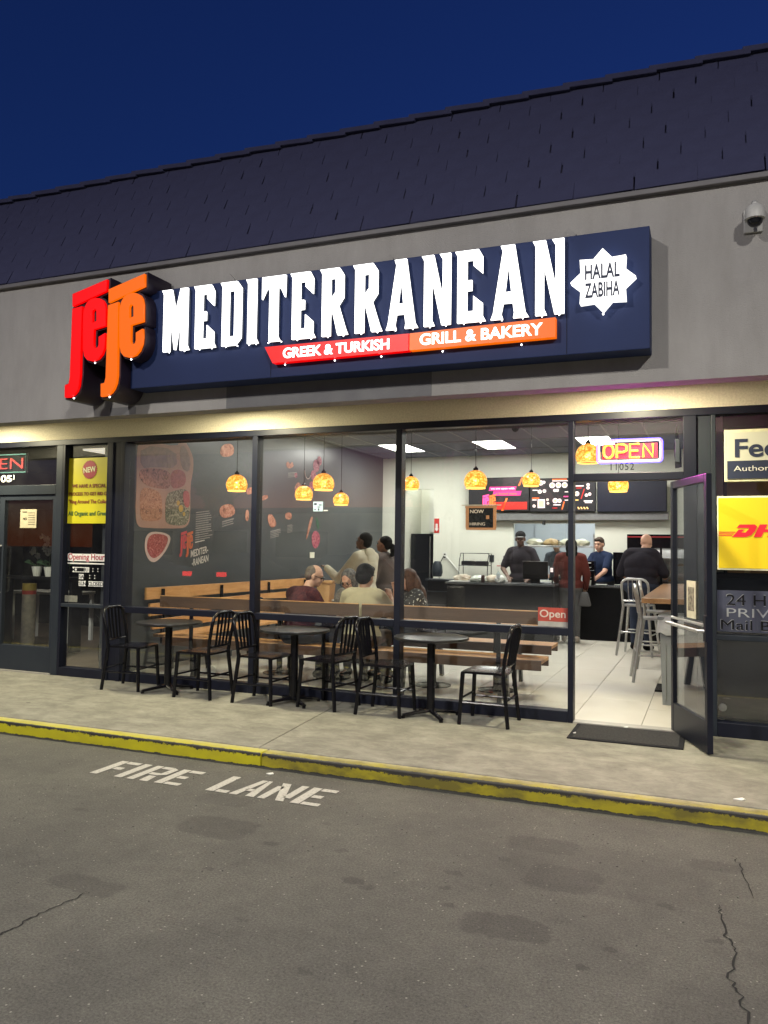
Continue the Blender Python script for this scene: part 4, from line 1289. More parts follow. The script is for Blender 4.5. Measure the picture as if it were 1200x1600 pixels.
for (x, y, a, lab) in (
        (-4.815, -.365, 90, 'black metal slat-back chair right of the left-hand cafe table'),
        (-4.095, -.36, -90, 'black metal slat-back chair left of the middle cafe table'),
        (-3.425, -.30, 80, 'black metal slat-back chair right of the middle cafe table'),
        (-2.785, -.335, -90, 'black metal slat-back chair left of the right-hand cafe table'),
        (-1.825, -.335, 89, 'rightmost black metal sidewalk chair, nearest the open door')):
    copy_thing(ch0, (x, y, 0), R(a), lab)
def make_table(label, m, grp):
    t = thing('cafe_table', label, 'table', (0, 0, 0), grp)
    MB().lathe([(0, .700), (.33, .700), (.343, .706), (.345, .716), (.341, .727), (.332, .728), (0, .728)], (0, 0, 0), 48).obj('tabletop', M_ttop, t, smooth=True)
    MB().lathe([(.10, .685), (.10, .70), (0, .70)], (0, 0, 0), 20).obj('mounting_plate', m, t)
    MB().lathe([(.038, .045), (.038, .69)], (0, 0, 0), 20).obj('column', m, t, smooth=True)
    for k in range(4):
        a = R(45 + 90 * k); c, s = math.cos(a), math.sin(a)
        MB().tube([(0, 0, .06), (c * .12, s * .12, .045), (c * .27, s * .27, .026)], [.034, .028, .022], 8, flat=(1, .6)).obj('foot', m, t, smooth=True)
        MB().lathe([(.018, .0), (.018, .018)], (c * .265, s * .265, 0), 10).obj('foot_pad', m, t)
    return t
M_ttop = mat('worn_black_tabletop', (.008, .008, .009), .32, 0, col2=(.028, .027, .025), spec=.35, nscale=7, detail=8)
tb0 = make_table('round black pedestal table on the left, between two sidewalk chairs', M_black, 'round cafe tables')
tb0.location = (-5.28, -.32, 0); tb0.rotation_euler = (0, 0, R(12))
copy_thing(tb0, (-3.775, -.33, 0), R(5), 'round black pedestal table in the middle of the sidewalk row')
copy_thing(tb0, (-2.36, -.33, 0), R(-6), 'round black pedestal table on the right, nearest the rightmost chair')

# ================================================================== INDOOR BENCHES AND TABLES
def make_bench(label, x0, x1, yb, grp, flip=1, back=True, tops=5, seatz=.45, wide=.36):
    """slatted bench along X; back on the low-Y side when flip=1"""
    t = thing('slatted_bench', label, 'bench', ((x0 + x1) / 2, yb, 0), grp)
    F = FLOOR
    w = wide / tops
    for k in range(tops):
        y = yb + flip * (.06 + k * w)
        box('seat_slat', M_woodL, t, x0, x1, min(y, y + flip * (w - .012)), max(y, y + flip * (w - .012)), F + seatz - .035, F + seatz, .003)
    yf = yb + flip * (.06 + wide)
    box('seat_rail', M_woodD, t, x0 + .005, x1 - .005, min(yb + flip * .03, yb + flip * .058), max(yb + flip * .03, yb + flip * .058), F + seatz - .10, F + seatz - .002, .003)
    box('seat_rail', M_woodD, t, x0 + .005, x1 - .005, min(yf, yf + flip * .025), max(yf, yf + flip * .025), F + seatz - .10, F + seatz - .002, .003)
    if back:
        box('back_board', M_woodD, t, x0, x1, yb - .0225, yb + .0025, F + .80, F + .925, .003)
        box('back_cap', M_woodL, t, x0, x1, yb - .025, yb + .005, F + .9255, F + .934, .002)
    n = 2
    for k in range(n):
        xx = x0 + .42 + (x1 - x0 - .84) * k / (n - 1)
        if back:
            box('back_post', M_black, t, xx - .02, xx + .02, yb + .004, yb + .03, F + .30, F + .905, .002)
        ym = yb + flip * (.06 + wide / 2)
        for s in (-1, 1):
            MB().prism([(xx - .02, ym + s * .04, F + seatz - .04), (xx - .02, ym + s * .10, F + seatz - .04), (xx - .02, ym + s * .20, F), (xx - .02, ym + s * .13, F)], (.04, 0, 0)).obj('leg', M_black, t)
        box('cross_beam', M_black, t, xx - .02, xx + .02, ym - .17, ym + .17, F + seatz - .075, F + seatz - .037)
    return t
FLOOR = .012
GB = 'slatted wood benches in the dining room'
make_bench('slatted wood bench with dark back board along the window on the right', -3.38, -1.50, .42, GB)
make_bench('slatted wood bench with dark back board along the window on the left', -5.96, -3.42, .42, GB)
make_bench('slatted wood bench on the far side of the right window table', -3.40, -1.60, 2.0, GB, -1, False, seatz=.47)
make_bench('slatted wood bench on the far side of the left window table', -5.3, -3.46, 2.0, GB, -1, False, seatz=.47)
for x0, x1, lab in ((-3.30, -1.58, 'long wood dining table inside the right window'), (-5.25, -3.52, 'long wood dining table inside the middle window where people sit')):
    t = thing('dining_table', lab, 'table', ((x0 + x1) / 2, 1.15, 0), 'long wood dining tables')
    n = 5
    for k in range(n):
        a = .90 + k * .122
        box('table_plank', M_woodL, t, x0, x1, a, a + .119, FLOOR + .715, FLOOR + .75, .003)
    for xx in (x0 + .45, x1 - .55):
        MB().lathe([(.20, 0), (.20, .012), (.05, .03), (.035, .05), (.035, .69), (.12, .70), (.12, .713)], (xx, 1.2, FLOOR), 28).obj('pedestal', M_black, t, smooth=True)
# booth bench along the charcoal wall: boards run away from the window
t = thing('booth_bench', 'long light wood booth bench running along the charcoal wall', 'bench', (-6.2, 3, 0))
box('back_board', M_woodY, t, -6.36, -6.33, .62, 4.9, FLOOR + .855, FLOOR + 1.0, .003)
box('back_board', M_woodY, t, -6.30, -6.27, .62, 4.9, FLOOR + .66, FLOOR + .81, .003, label='lower light wood back board')
box('back_board', M_woodY, t, -6.26, -6.23, .62, 4.9, FLOOR + .50, FLOOR + .62, .003, label='lowest light wood back board')
for k in range(5): box('seat_slat', M_woodY, t, -6.22 + k * .085, -6.145 + k * .085, .62, 4.9, FLOOR + .415, FLOOR + .45, .003)
for y in (.9, 2.2, 3.5, 4.7):
    box('leg', M_black, t, -6.18, -6.14, y, y + .04, FLOOR, FLOOR + .414); box('leg', M_black, t, -5.88, -5.84, y, y + .04, FLOOR, FLOOR + .414)
    box('back_post', M_black, t, -6.328, -6.302, y, y + .04, FLOOR + .3, FLOOR + .98)
t = thing('armrest_bar', 'black metal rail with clamp in front of the booth', 'rail', (-5.2, 1.0, .9))
MB().tube([(-4.95, .95, .83), (-4.95, .95, .90), (-4.50, 1.02, .925)], .014, 8).obj('rail', M_black, t, smooth=True)
MB().ball((-4.93, .95, .90), .035, sub=2).obj('clamp', M_black, t, smooth=True)
# indoor black chairs beyond the right table
# loose black seat by the far left
solo('scooter_wheel', MB().lathe([(.0, -.02), (.05, -.02), (.055, -.012), (.055, .012), (.05, .02), (0, .02)], (0, 0, 0), 24).mesh(smooth=True), M_white, (0, 0, 0), 'small white wheel behind the left cafe table, inside the window', 'wheel')
o = bpy.data.objects['scooter_wheel']; o.location = (-5.18, .33, .14); o.rotation_euler = (R(90), 0, R(20))

# high table and steel stools on the right
t = thing('bar_table', 'long high butcher-block table along the right wall', 'table', (-.33, 3.6, 0))
box('tabletop', M_tablew, t, -.655, -.03, 1.50, 5.9, .99, 1.045, .004)
for y in (2.1, 3.7, 5.3):
    box('column', M_black, t, -.33, -.25, y, y + .08, FLOOR + .02, .989); box('base_plate', M_black, t, -.55, -.08, y - .2, y + .28, FLOOR, FLOOR + .02, .004)
stl = make_chair('brushed steel slat-back bar stool behind the bald man, seen square from behind', M_steel, .74, 1.12, 'bar_stool', 'stool', 'brushed steel bar stools', .05, True)
stl.location = (-.965, 5.12, FLOOR); stl.rotation_euler = (0, 0, R(-8))
copy_thing(stl, (-.57, 2.72, FLOOR), R(-82), 'brushed steel bar stool turned side-on at the near end of the high table')
copy_thing(stl, (-.60, 3.85, FLOOR), R(-86), 'brushed steel bar stool tucked halfway along the high table')
# trash can
M_bin = mat('grey_bin_plastic', (.20, .215, .225), .5, nscale=3)
t = thing('trash_can', 'slim grey trash can with white liner just inside the door', 'trash can', (-.25, 1.35, 0))
b = MB().prism([(-.43, 1.15, FLOOR), (-.43, 1.60, FLOOR), (-.18, 1.60, FLOOR), (-.18, 1.15, FLOOR)], (0, 0, .86))
for v in b.bm.verts:
    if v.co.z > .5:
        v.co.x = -.305 + (v.co.x + .305) * 1.22; v.co.y = 1.375 + (v.co.y - 1.375) * 1.1
o = b.obj('bin_body', M_bin, t)
for x in (-.40, -.35, -.3, -.25, -.2): box('rib', M_bin, t, x - .006, x + .006, 1.118, 1.15, .08, .62, .002)
box('rim', M_bin, t, -.475, -.135, 1.10, 1.65, .855, .885, .006)
b = MB(); ring0 = []
for k in range(40):
    a = 2 * PI * k / 40; ex = .172 * (abs(math.cos(a)) ** .35) * (1 if math.cos(a) > 0 else -1); ey = .275 * (abs(math.sin(a)) ** .35) * (1 if math.sin(a) > 0 else -1)
    ring0.append((ex - .305, ey + 1.375))
rings = []
for z, g_ in ((.892, 1.0), (.80, 1.03), (.735, 1.06), (.72, 1.0)):
    rings.append([b.bm.verts.new((-.305 + (x + .305) * (g_ + random.uniform(-.02, .025)), 1.375 + (y - 1.375) * (g_ + random.uniform(-.02, .02)), z + random.uniform(-.02, .012) * (z < .85))) for x, y in ring0])
for a_, b_ in zip(rings, rings[1:]):
    for k in range(40): b.bm.faces.new((a_[k], a_[(k + 1) % 40], b_[(k + 1) % 40], b_[k]))
b.obj('bag_liner', mat('white_liner', (.55, .56, .56), .45), t, smooth=True)

# ================================================================== PENDANT LAMPS
def shade_material():
    m = bpy.data.materials.new('amber_mosaic_glass'); m.use_nodes = True
    nt = m.node_tree; N, L = nt.nodes, nt.links; N.clear()
    o = N.new('ShaderNodeOutputMaterial'); tc = N.new('ShaderNodeTexCoord')
    v = N.new('ShaderNodeTexVoronoi'); v.inputs['Scale'].default_value = 62; L.new(tc.outputs['Object'], v.inputs['Vector'])
    sc = N.new('ShaderNodeSeparateColor'); L.new(v.outputs['Color'], sc.inputs[0])
    r = N.new('ShaderNodeValToRGB'); e = r.color_ramp.elements
    e[0].position = .0; e[0].color = (.62, .24, .045, 1); e[1].position = 1; e[1].color = (1.0, .78, .40, 1)
    x = e.new(.45); x.color = (.92, .38, .065, 1)
    L.new(sc.outputs[0], r.inputs['Fac'])
    tl = N.new('ShaderNodeBsdfTranslucent'); L.new(r.outputs[0], tl.inputs['Color'])
    tp = N.new('ShaderNodeBsdfTransparent'); L.new(r.outputs[0], tp.inputs['Color'])
    mx = N.new('ShaderNodeMixShader'); mx.inputs[0].default_value = .16; L.new(tl.outputs[0], mx.inputs[1]); L.new(tp.outputs[0], mx.inputs[2])
    gl = N.new('ShaderNodeBsdfGlossy'); gl.inputs['Roughness'].default_value = .15
    m2 = N.new('ShaderNodeMixShader'); m2.inputs[0].default_value = .06; L.new(mx.outputs[0], m2.inputs[1]); L.new(gl.outputs[0], m2.inputs[2])
    L.new(m2.outputs[0], o.inputs['Surface'])
    return m
M_shade = shade_material()
M_bulb = emat('warm_bulb', (1.0, .78, .36), 34.0)
SEG = []
for k in range(13):
    a = R(10 + k * 9.6); SEG.append((.125 * math.sin(a), .125 * math.cos(a)))
PEND = [(-5.20, .80, 2.262, 'amber mosaic pendant lamp nearest the window over the left booth'), (-5.25, 2.6, 2.272, 'amber mosaic pendant lamp second along the left booth, left of the big middle pair'),
        (-4.15, 1.0, 2.272, 'large-looking amber mosaic pendant lamp over the middle window table'), (-5.33, 4.0, 2.275, 'amber mosaic pendant lamp farthest along the booth, lowest of the cluster of three'),
        (-4.13, 3.9, 2.495, 'amber mosaic pendant lamp just right of the middle mullion'), (-2.345, 1.08, 2.27, 'amber mosaic pendant lamp above the hiring board, closest over the right table'),
        (-2.34, 4.0, 2.52, 'amber mosaic pendant lamp in front of the lit menu screens'), (-1.13, .95, 2.50, 'amber mosaic pendant lamp partly behind the neon OPEN sign'),
        (-1.04, 3.0, 2.352, 'amber mosaic pendant lamp seen under the door transom')]
pend0 = None
for x, y, z, lab in PEND:
    if pend0 is None:
        t = thing('pendant_lamp', lab, 'lamp', (0, 0, 0), 'amber pendant lamps')
        MB().lathe(SEG, (0, 0, 0), 32, cap=False).obj('lamp_shade', M_shade, t, smooth=True)
        MB().lathe([(.103, -.078), (.106, -.078), (.106, -.066), (.103, -.066), (.103, -.078)], (0, 0, 0), 32, cap=False).obj('shade_rim', emat('glowing_rim', (1, .62, .16), 1.6), t)
        MB().lathe([(.028, .117), (.028, .145), (.012, .155), (.012, .165)], (0, 0, 0), 16).obj('cap', M_black, t, smooth=True)
        MB().lathe([(.02, .05), (.02, .12)], (0, 0, 0), 12).obj('socket', M_black, t)
        MB().ball((0, 0, .0), .030, 1, 1, 1.25, 3).obj('bulb', M_bulb, t, smooth=True)
        MB().lathe([(.0035, .15), (.0035, 1.19)], (0, 0, 0), 6).obj('cord', M_black, t)
        pend0 = t; t.location = (x, y, z)
        continue
    t = copy_thing(pend0, (x, y, z), random.uniform(0, 3), lab)

# ================================================================== COUNTERS, SCREENS, EQUIPMENT
t = thing('front_counter', 'glossy black service counter left of the customers', 'counter', (-3.2, 6, 0))
box('front_panel', M_blackgloss, t, -4.12, -2.32, 5.70, 5.74, FLOOR, .95); box('end_panel', M_blackgloss, t, -4.12, -4.08, 5.74, 6.3, FLOOR, .95); box('end_panel', M_blackgloss, t, -2.36, -2.32, 5.74, 6.3, FLOOR, .95)
box('countertop', mat('dark_stone_top', (.05, .055, .06), .25, col2=(.08, .085, .09), nscale=12), t, -4.14, -2.30, 5.67, 6.34, .951, .985, .004)
t = thing('till_counter', 'black service counter with white top on the right where a customer waits', 'counter', (-1.2, 7, 0))
box('front_panel', M_blackmatte, t, -2.12, -.02, 6.75, 6.79, FLOOR, .91); box('end_panel', M_blackmatte, t, -2.12, -2.08, 6.79, 7.3, FLOOR, .91)
box('countertop', MATS['dark_stone_top'], t, -2.15, -.02, 6.72, 7.34, .911, .942, .004)
t = thing('low_shelves', 'dark low cabinet of shelves at the left end of the counter', 'cabinet', (-4.5, 6.4, 0))
box('carcass', M_blackmatte, t, -4.72, -4.22, 6.45, 6.85, FLOOR, .96); 
for z in (.28, .52, .76): box('shelf_edge', M_alum2, t, -4.72, -4.22, 6.41, 6.449, z, z + .02)
box('top', M_alum2, t, -4.75, -4.20, 6.40, 6.88, .961, .99)
# back counter under the pass
t = thing('back_counter', 'steel prep counter against the back wall', 'counter', (-3.2, 8.0, 0))
box('body', M_blackmatte, t, -5.1, -2.0, 7.95, BY - .003, FLOOR, .90); box('top', M_steel, t, -5.12, -1.98, 7.90, BY - .003, .901, .93, .004)

# menu screens
M_scr = emat('dark_screen_glow', (.035, .028, .05), .22, (.01, .01, .012))
M_scroff = mat('unlit_screen', (.012, .014, .03), .3)
E_pink = emat('screen_pink', (1.0, .07, .28), 1.3); E_or = emat('screen_orange', (1.0, .16, .03), 1.2); E_wh = emat('screen_white', (.95, .78, .78), .75)
E_rd = emat('screen_red', (.55, .02, .015), .5); E_tan = emat('screen_tan', (.75, .45, .30), .9); E_ye = emat('screen_yellow', (1, .6, .2), 1.0); E_mag = emat('screen_magenta_band', (.75, .03, .22), .9)
mount = thing('menu_mount', 'grey wall shelf the menu screens hang from', 'mount', (-2.6, 8.35, 2.2))
box('ledge', mat('grey_ledge', (.17, .17, .175), .7), mount, -4.50, -.68, 8.27, BY - .003, 2.13, 2.27)
SY = 8.22
def screen(lab, x0, x1, z0, z1, lit=True):
    t = thing('menu_screen', lab, 'screen', ((x0 + x1) / 2, SY + .03, z0), 'menu screens over the counter')
    box('housing', M_blackmatte, t, x0, x1, SY, SY + .05, z0, z1, .004)
    p = box('panel', M_scr if lit else M_scroff, t, x0 + .012, x1 - .012, SY - .004, SY, z0 + .012, z1 - .012)
    return p
s1 = screen('left menu screen with pink band, orange slashes and logo', -4.475, -3.245, 2.30, 2.975)
s2 = screen('middle lit menu screen full of small dish pictures', -3.235, -1.98, 2.285, 2.94)
s3 = screen('dark blank screen on the right of the menu row', -1.95, -.70, 2.275, 2.865, False)
def Q(m, par, x0, x1, z0, z1, sh=0, nm='screen_graphic'):
    return MB().prism([(x0, SY - .0075, z0), (x1, SY - .0075, z0), (x1 + sh, SY - .0075, z1), (x0 + sh, SY - .0075, z1)], (0, .003, 0)).obj(nm, m, par)
Q(E_mag, s1, -4.06, -3.52, 2.71, 2.79, .02); Q(E_mag, s1, -3.98, -3.42, 2.61, 2.70, .02)
text('we are open with', E_wh, s1, (-3.78, SY - .009, 2.748), .48, .05, .001, .02); text('a limited menu', E_or, s1, (-3.70, SY - .009, 2.653), .42, .045, .001, .02)
Q(E_or, s1, -3.47, -3.44, 2.80, 2.96, .07); Q(E_or, s1, -3.80, -3.765, 2.31, 2.56, .09); Q(E_rd, s1, -3.93, -3.29, 2.335, 2.485, 0)  # the wide red band is a window reflection painted onto the screen
def mini_jeje(par, mr_, mo_, c, s, frame, cx=-4.94, cz=3.36):
    def T(sp): return [(c[0] + (x - cx) * s, c[1] + (z - cz) * s) for x, z in sp]
    for pcs, m in (([JJ['rbar']], mr_), ([JJ['rj']], mr_), ([JJ['re'], JJ['reh']], mr_), ([OO['obar']], mo_), ([OO['oj']], mo_), ([shift(JJ['re']), shift(JJ['reh'])], mo_)):
        flat([T(p) for p in pcs], m, par, c[2], .0015, frame, name='logo_letter')
mini_jeje(s1, E_pink, E_or, (-4.05, 2.47, SY - .009), .33, FRONT)
rs = random.Random(3)
def dish(par, x, z, r_, m=None):
    MB().lathe([(0, 0), (r_, 0), (r_, .003), (0, .003)], (0, 0, 0), 14).mesh()
    me = MB().lathe([(0, 0), (r_, 0), (r_, .003), (0, .003)], (0, 0, 0), 14).mesh()
    link('dish_picture', stand(me, (x, SY - .0075, z)), m or E_wh, par)
    me = MB().lathe([(0, 0), (r_ * .6, 0), (r_ * .6, .002), (0, .002)], (0, 0, 0), 12).mesh()
    link('dish_picture', stand(me, (x, SY - .0095, z)), E_tan, par)
for x, z, r_ in ((-3.10, 2.86, .05), (-3.02, 2.85, .05), (-2.96, 2.86, .03), (-2.80, 2.80, .055), (-2.68, 2.80, .055), (-2.56, 2.80, .055), (-3.04, 2.68, .04), (-2.95, 2.69, .035), (-2.75, 2.70, .03), (-2.70, 2.70, .03),
                 (-3.15, 2.40, .03), (-2.89, 2.52, .025), (-2.88, 2.45, .025), (-2.74, 2.50, .05), (-2.66, 2.50, .04), (-2.12, 2.80, .03), (-2.12, 2.74, .03), (-2.09, 2.62, .03), (-2.15, 2.60, .03), (-2.33, 2.63, .045)):
    dish(s2, x, z, r_)
Q(E_wh, s2, -3.08, -2.94, 2.36, 2.53, 0, 'dish_picture'); Q(E_tan, s2, -3.06, -2.96, 2.38, 2.50, 0, 'dish_picture').data.transform(Matrix.Translation((0, -.002, 0)))
for (x0, x1, z, m) in ((-2.80, -2.52, 2.905, E_or), (-2.80, -2.50, 2.875, E_wh), (-3.18, -3.08, 2.70, E_wh), (-3.19, -3.05, 2.545, E_or), (-3.19, -3.10, 2.51, E_wh), (-2.78, -2.64, 2.41, E_wh), (-2.80, -2.70, 2.35, E_rd), (-2.56, -2.42, 2.66, E_wh), (-2.58, -2.42, 2.57, E_pink), (-2.56, -2.44, 2.50, E_wh),
                      (-2.36, -2.20, 2.77, E_wh), (-2.34, -2.24, 2.73, E_rd), (-2.42, -2.30, 2.50, E_ye), (-2.2, -2.03, 2.48, E_wh), (-2.18, -2.05, 2.45, E_wh), (-2.28, -2.2, 2.86, E_rd), (-2.15, -2.06, 2.88, E_rd), (-2.42, -2.36, 2.37, E_or)):
    Q(m, s2, x0, x1, z, z + .018)
Q(E_or, s2, -2.62, -2.60, 2.33, 2.48, .04); Q(E_rd, s2, -2.26, -2.24, 2.53, 2.72, .06)
for k in range(4): Q(E_ye, s2, -2.30 + k * .055, -2.275 + k * .055, 2.335, 2.375, -.02)
# small things on the back wall
solo('fire_sign', MB().box(-5.275, -5.165, BY - .012, BY - .003, 1.87, 2.17, .003).mesh(), mat('extinguisher_red', (.55, .03, .02), .5), (-5.22, BY, 1.87), 'red fire extinguisher arrow sign on the back wall', 'sign')
link('arrow_print', stand(shape2d([[(-.022, .07), (.022, .07), (.022, -.03), (.045, -.03), (0, -.09), (-.045, -.03), (-.022, -.03)]], .003), (-5.22, BY - .014, 1.99)), M_white, bpy.data.objects['fire_sign'])
for x, z, lab in ((-5.04, 1.40, 'white double outlet on the back wall with a cord and diagonal cable'), (-4.05, 1.36, 'dark grey outlet on the back wall right of the wire rack'), (-3.79, 1.37, 'white outlet on the back wall left of the man in the cap')):
    t = thing('wall_outlet', lab, 'outlet', (x, BY, z))
    box('plate', M_white if x != -4.05 else M_alum2, t, x - .05, x + .05, BY - .012, BY - .003, z - .07, z + .07, .003)
    for dz in (-.03, .03): box('socket', M_blackmatte, t, x - .02, x + .02, BY - .016, BY - .012, z + dz - .014, z + dz + .014)
t = thing('power_cord', 'black cord hanging from the outlet down behind the counter', 'cord', (-5.05, BY, 1.3))
MB().tube([(-5.05, BY - .03, 1.40), (-5.10, BY - .05, 1.30), (-5.16, BY - .05, 1.1), (-5.14, BY - .05, .93)], .008, 6).obj('cord', M_black, t)
MB().tube([(-5.0, BY - .03, 1.38), (-4.9, BY - .05, 1.28), (-4.72, BY - .05, 1.08), (-4.65, BY - .05, .93)], .016, 6).obj('conduit', M_white, t)
solo('wall_camera', MB().box(-2.98, -2.93, 8.18, 8.26, 2.03, 2.12, .008).ball((-2.955, 8.16, 2.06), .03).mesh(), M_black, (-2.95, 8.2, 2.05), 'small black camera under the menu screens', 'camera')
t = thing('ceiling_camera', 'white dome camera under the ceiling near the window', 'camera', (-2.62, 4.2, 3.3))
MB().lathe([(.06, .03), (.06, .0), (.045, -.02), (0, -.03)], (-2.68, 4.3, CZ - .03), 20).obj('base', M_white, t, smooth=True)
MB().tube([(-2.68, 4.3, CZ - .05), (-2.66, 4.25, CZ - .10)], .03, 10).obj('arm', M_white, t); MB().ball((-2.62, 4.2, CZ - .13), .055, sub=2).obj('dome', M_blackmatte, t, smooth=True)
t = thing('air_vent', 'dark square air vent in the drop ceiling', 'vent', (-4.2, 4.6, CZ))
box('frame', M_blackmatte, t, -4.50, -3.92, 4.15, 4.73, CZ - .012, CZ - .002)
for k in range(5): box('louvre', M_alum, t, -4.47, -3.95, 4.20 + k * .1, 4.25 + k * .1, CZ - .018, CZ - .0125)

# cooler in the recess
t = thing('upright_cooler', 'tall black cooler standing in the recess of the back wall', 'refrigerator', (-5.6, 8.9, 0))
box('body', M_blackgloss, t, DX0 + .02, -5.42, 8.75, 9.35, FLOOR, 1.86, .01); box('door_handle', M_steel, t, -5.46, -5.44, 8.70, 8.749, .2, 1.8)
t = thing('dark_column', 'black appliance side panel at the right of the recess', 'appliance', (-5.34, 8.7, 0))
box('side_panel', M_black, t, -5.41, DX1 - .01, 8.65, 9.3, FLOOR, 1.85)
t = thing('soap_pump', 'grey machine with curved steel spout by the recess', 'appliance', (-5.0, 8.0, .93))
MB().lathe([(.0, .0), (.09, 0), (.11, .08), (.10, .22), (.06, .30), (0, .31)], (-5.02, 7.9, .99), 20).obj('bowl', M_alum2, t, smooth=True)
t['label'] = 'dark rounded machine on the cabinet by the recess'

# wire rack, trays and food
t = thing('wire_rack', 'two tier black wire basket rack on the back counter', 'rack', (-4.3, 8.0, .93))
for z in (.96, 1.22):
    MB().tube([(-4.60, 7.98, z), (-4.02, 7.98, z), (-4.02, 8.30, z), (-4.60, 8.30, z)], .008, 6, closed=True).obj('rim_wire', M_black, t)
    for k in range(9): MB().tube([(-4.56 + k * .065, 7.98, z), (-4.56 + k * .065, 8.30, z)], .004, 5).obj('cross_wire', M_black, t)
for x in (-4.60, -4.02):
    MB().tube([(x, 7.98, .93), (x, 8.02, 1.30), (x, 8.12, 1.46), (x, 8.30, 1.46), (x, 8.30, .93)], .008, 6).obj('side_wire', M_black, t)
MB().tube([(-4.60, 8.12, 1.46), (-4.02, 8.12, 1.46)], .008, 6).obj('top_wire', M_black, t)
for x, lab in ((-4.45, 'dark food tray on the left of the wire rack'), (-4.17, 'dark food tray on the right of the wire rack')):
    tt = thing('food_tray', lab, 'tray', (x, 8.1, 1.23)); box('tray', M_blackmatte, tt, x - .11, x + .11, 8.02, 8.26, 1.23, 1.30, .006); box('lid', M_alum2, tt, x - .10, x + .10, 8.03, 8.25, 1.301, 1.31)
M_paper = mat('wrapping_paper', (.62, .56, .46), .7, col2=(.40, .32, .24), nscale=9)
def lump(c, sx, sy, sz, m, name, lab, cat, seed=0, sub=3):
    b = MB(); b.ball((0, 0, 0), 1, sub=sub)
    for v in b.bm.verts:
        n = noise.noise(v.co * 2.3 + Vector((seed, seed * 2, 0)))
        v.co = v.co * (1 + .28 * n); v.co.z = max(v.co.z, -.55)
        v.co = Vector((v.co.x * sx + c[0], v.co.y * sy + c[1], v.co.z * sz + c[2]))
    return solo(name, b.mesh(smooth=True), m, c, lab, cat)
for k, (x, sx, m, lab) in enumerate(((-3.92, .17, M_paper, 'crumpled paper wrapped bundle left on the glossy counter'), (-3.62, .15, mat('clear_bag', (.45, .5, .44), .25, col2=(.6, .62, .55), nscale=14), 'pale plastic bag heap on the middle of the glossy counter'),
                                    (-3.38, .16, M_paper, 'striped paper bundle beside the till man'), (-3.25, .09, M_white, 'small white cup stack near the till'))):
    lump((x, 6.0 - .1 * (k % 2), 1.03), sx, .13, .075, m, 'food_bundle', lab, 'food', k + 1)
solo('drinks_can', MB().lathe([(.028, 0), (.033, .01), (.033, .10), (.028, .12), (0, .12)], (-3.52, 5.8, .985), 16).mesh(smooth=True), mat('black_can', (.06, .03, .03), .3), (-3.52, 5.8, .985), 'small dark can among the bundles on the counter', 'can')
solo('serving_papers', MB().box(-4.10, -3.75, 5.75, 6.0, .986, 1.0).mesh(), M_white, (-3.9, 5.8, .99), 'flat stack of white papers at the left end of the glossy counter', 'papers')
def bottle(c, lab, s=1.0):
    t = thing('water_bottle', lab, 'bottle', c, 'small water bottles')
    M = MATS.get('clear_plastic') or glass_mat('clear_plastic', (.80, .86, .90), 1.45)
    pr = [(.028, 0), (.033, .008), (.033, .05), (.031, .055), (.033, .06), (.033, .12), (.026, .145), (.013, .165), (.013, .18)]
    MB().lathe([(r_ * s, z * s) for r_, z in pr], c, 18).obj('bottle_body', M, t, smooth=True)
    MB().lathe([(.0335 * s, .065 * s), (.0335 * s, .112 * s)], c, 18, cap=False).obj('paper_label', mat('pale_label', (.55, .58, .62), .5), t, smooth=True)
    MB().lathe([(.015 * s, .178 * s), (.015 * s, .197 * s), (0, .197 * s)], c, 14).obj('cap', M_white, t, smooth=True)
bottle((-3.26, 5.82, .985), 'small water bottle on the glossy counter by the till', 1.1)
bottle((-3.335, .99, .762), 'small water bottle on the table beside the long-haired woman', 1.0)
bottle((-3.99, .97, .762), 'clear bottle on the table between the man in maroon and the grey-haired woman', .9)
# till
t = thing('till_monitor', 'black till monitor seen from behind on the glossy counter', 'monitor', (-2.7, 6.2, .985))
box('screen_back', M_black, t, -2.90, -2.48, 6.05, 6.09, 1.05, 1.355, .008); box('stand', M_black, t, -2.76, -2.62, 6.091, 6.14, .995, 1.2); box('foot', M_black, t, -2.82, -2.56, 5.98, 6.2, .986, .996)
box('bezel_top', M_steel, t, -2.90, -2.48, 6.04, 6.049, 1.345, 1.355)
t = thing('card_reader', 'small grey card reader on a stand beside the till', 'card reader', (-2.38, 5.95, .985))
box('reader', M_alum2, t, -2.42, -2.35, 5.9, 5.94, 1.10, 1.27, .006); box('reader_screen', E_wh, t, -2.407, -2.363, 5.895, 5.899, 1.18, 1.25); MB().tube([(-2.385, 5.95, .985), (-2.385, 5.93, 1.12)], .012, 8).obj('stem', M_black, t)
t = thing('ribbon_tape', 'red and yellow tape strip held up near the till', 'tape', (-3.6, 7.6, 1.2))
MB().tube([(-3.68, 7.4, 1.235), (-3.40, 7.4, 1.24), (-3.05, 7.4, 1.245)], .010, 6).obj('strip', mat('red_tape', (.5, .03, .05), .5), t)
for x0, z0, w, h, lab in ((-2.02, 1.20, .17, .16, 'black coffee grinder atop the drawer unit'), (-2.05, .943, .20, .25, 'black drawer unit on the counter right of the door frame')):
    t = thing('black_machine', lab, 'machine', (x0 + w / 2, 7.1, z0))
    box('housing', M_black, t, x0, x0 + w, 7.0, 7.25, z0 + .001, z0 + h, .012)
    for k in range(2): box('slot', M_white, t, x0 + .03, x0 + w - .05, 6.995, 6.999, z0 + .04 + k * .08, z0 + .055 + k * .08)
solo('teal_cup', MB().lathe([(.03, 0), (.045, .09), (0, .09)], (-2.22, 7.15, 1.2), 16).mesh(smooth=True), mat('teal_plastic', (.05, .42, .33), .4), (-2.22, 7.15, 1.2), 'teal cup behind the customer in maroon', 'cup')
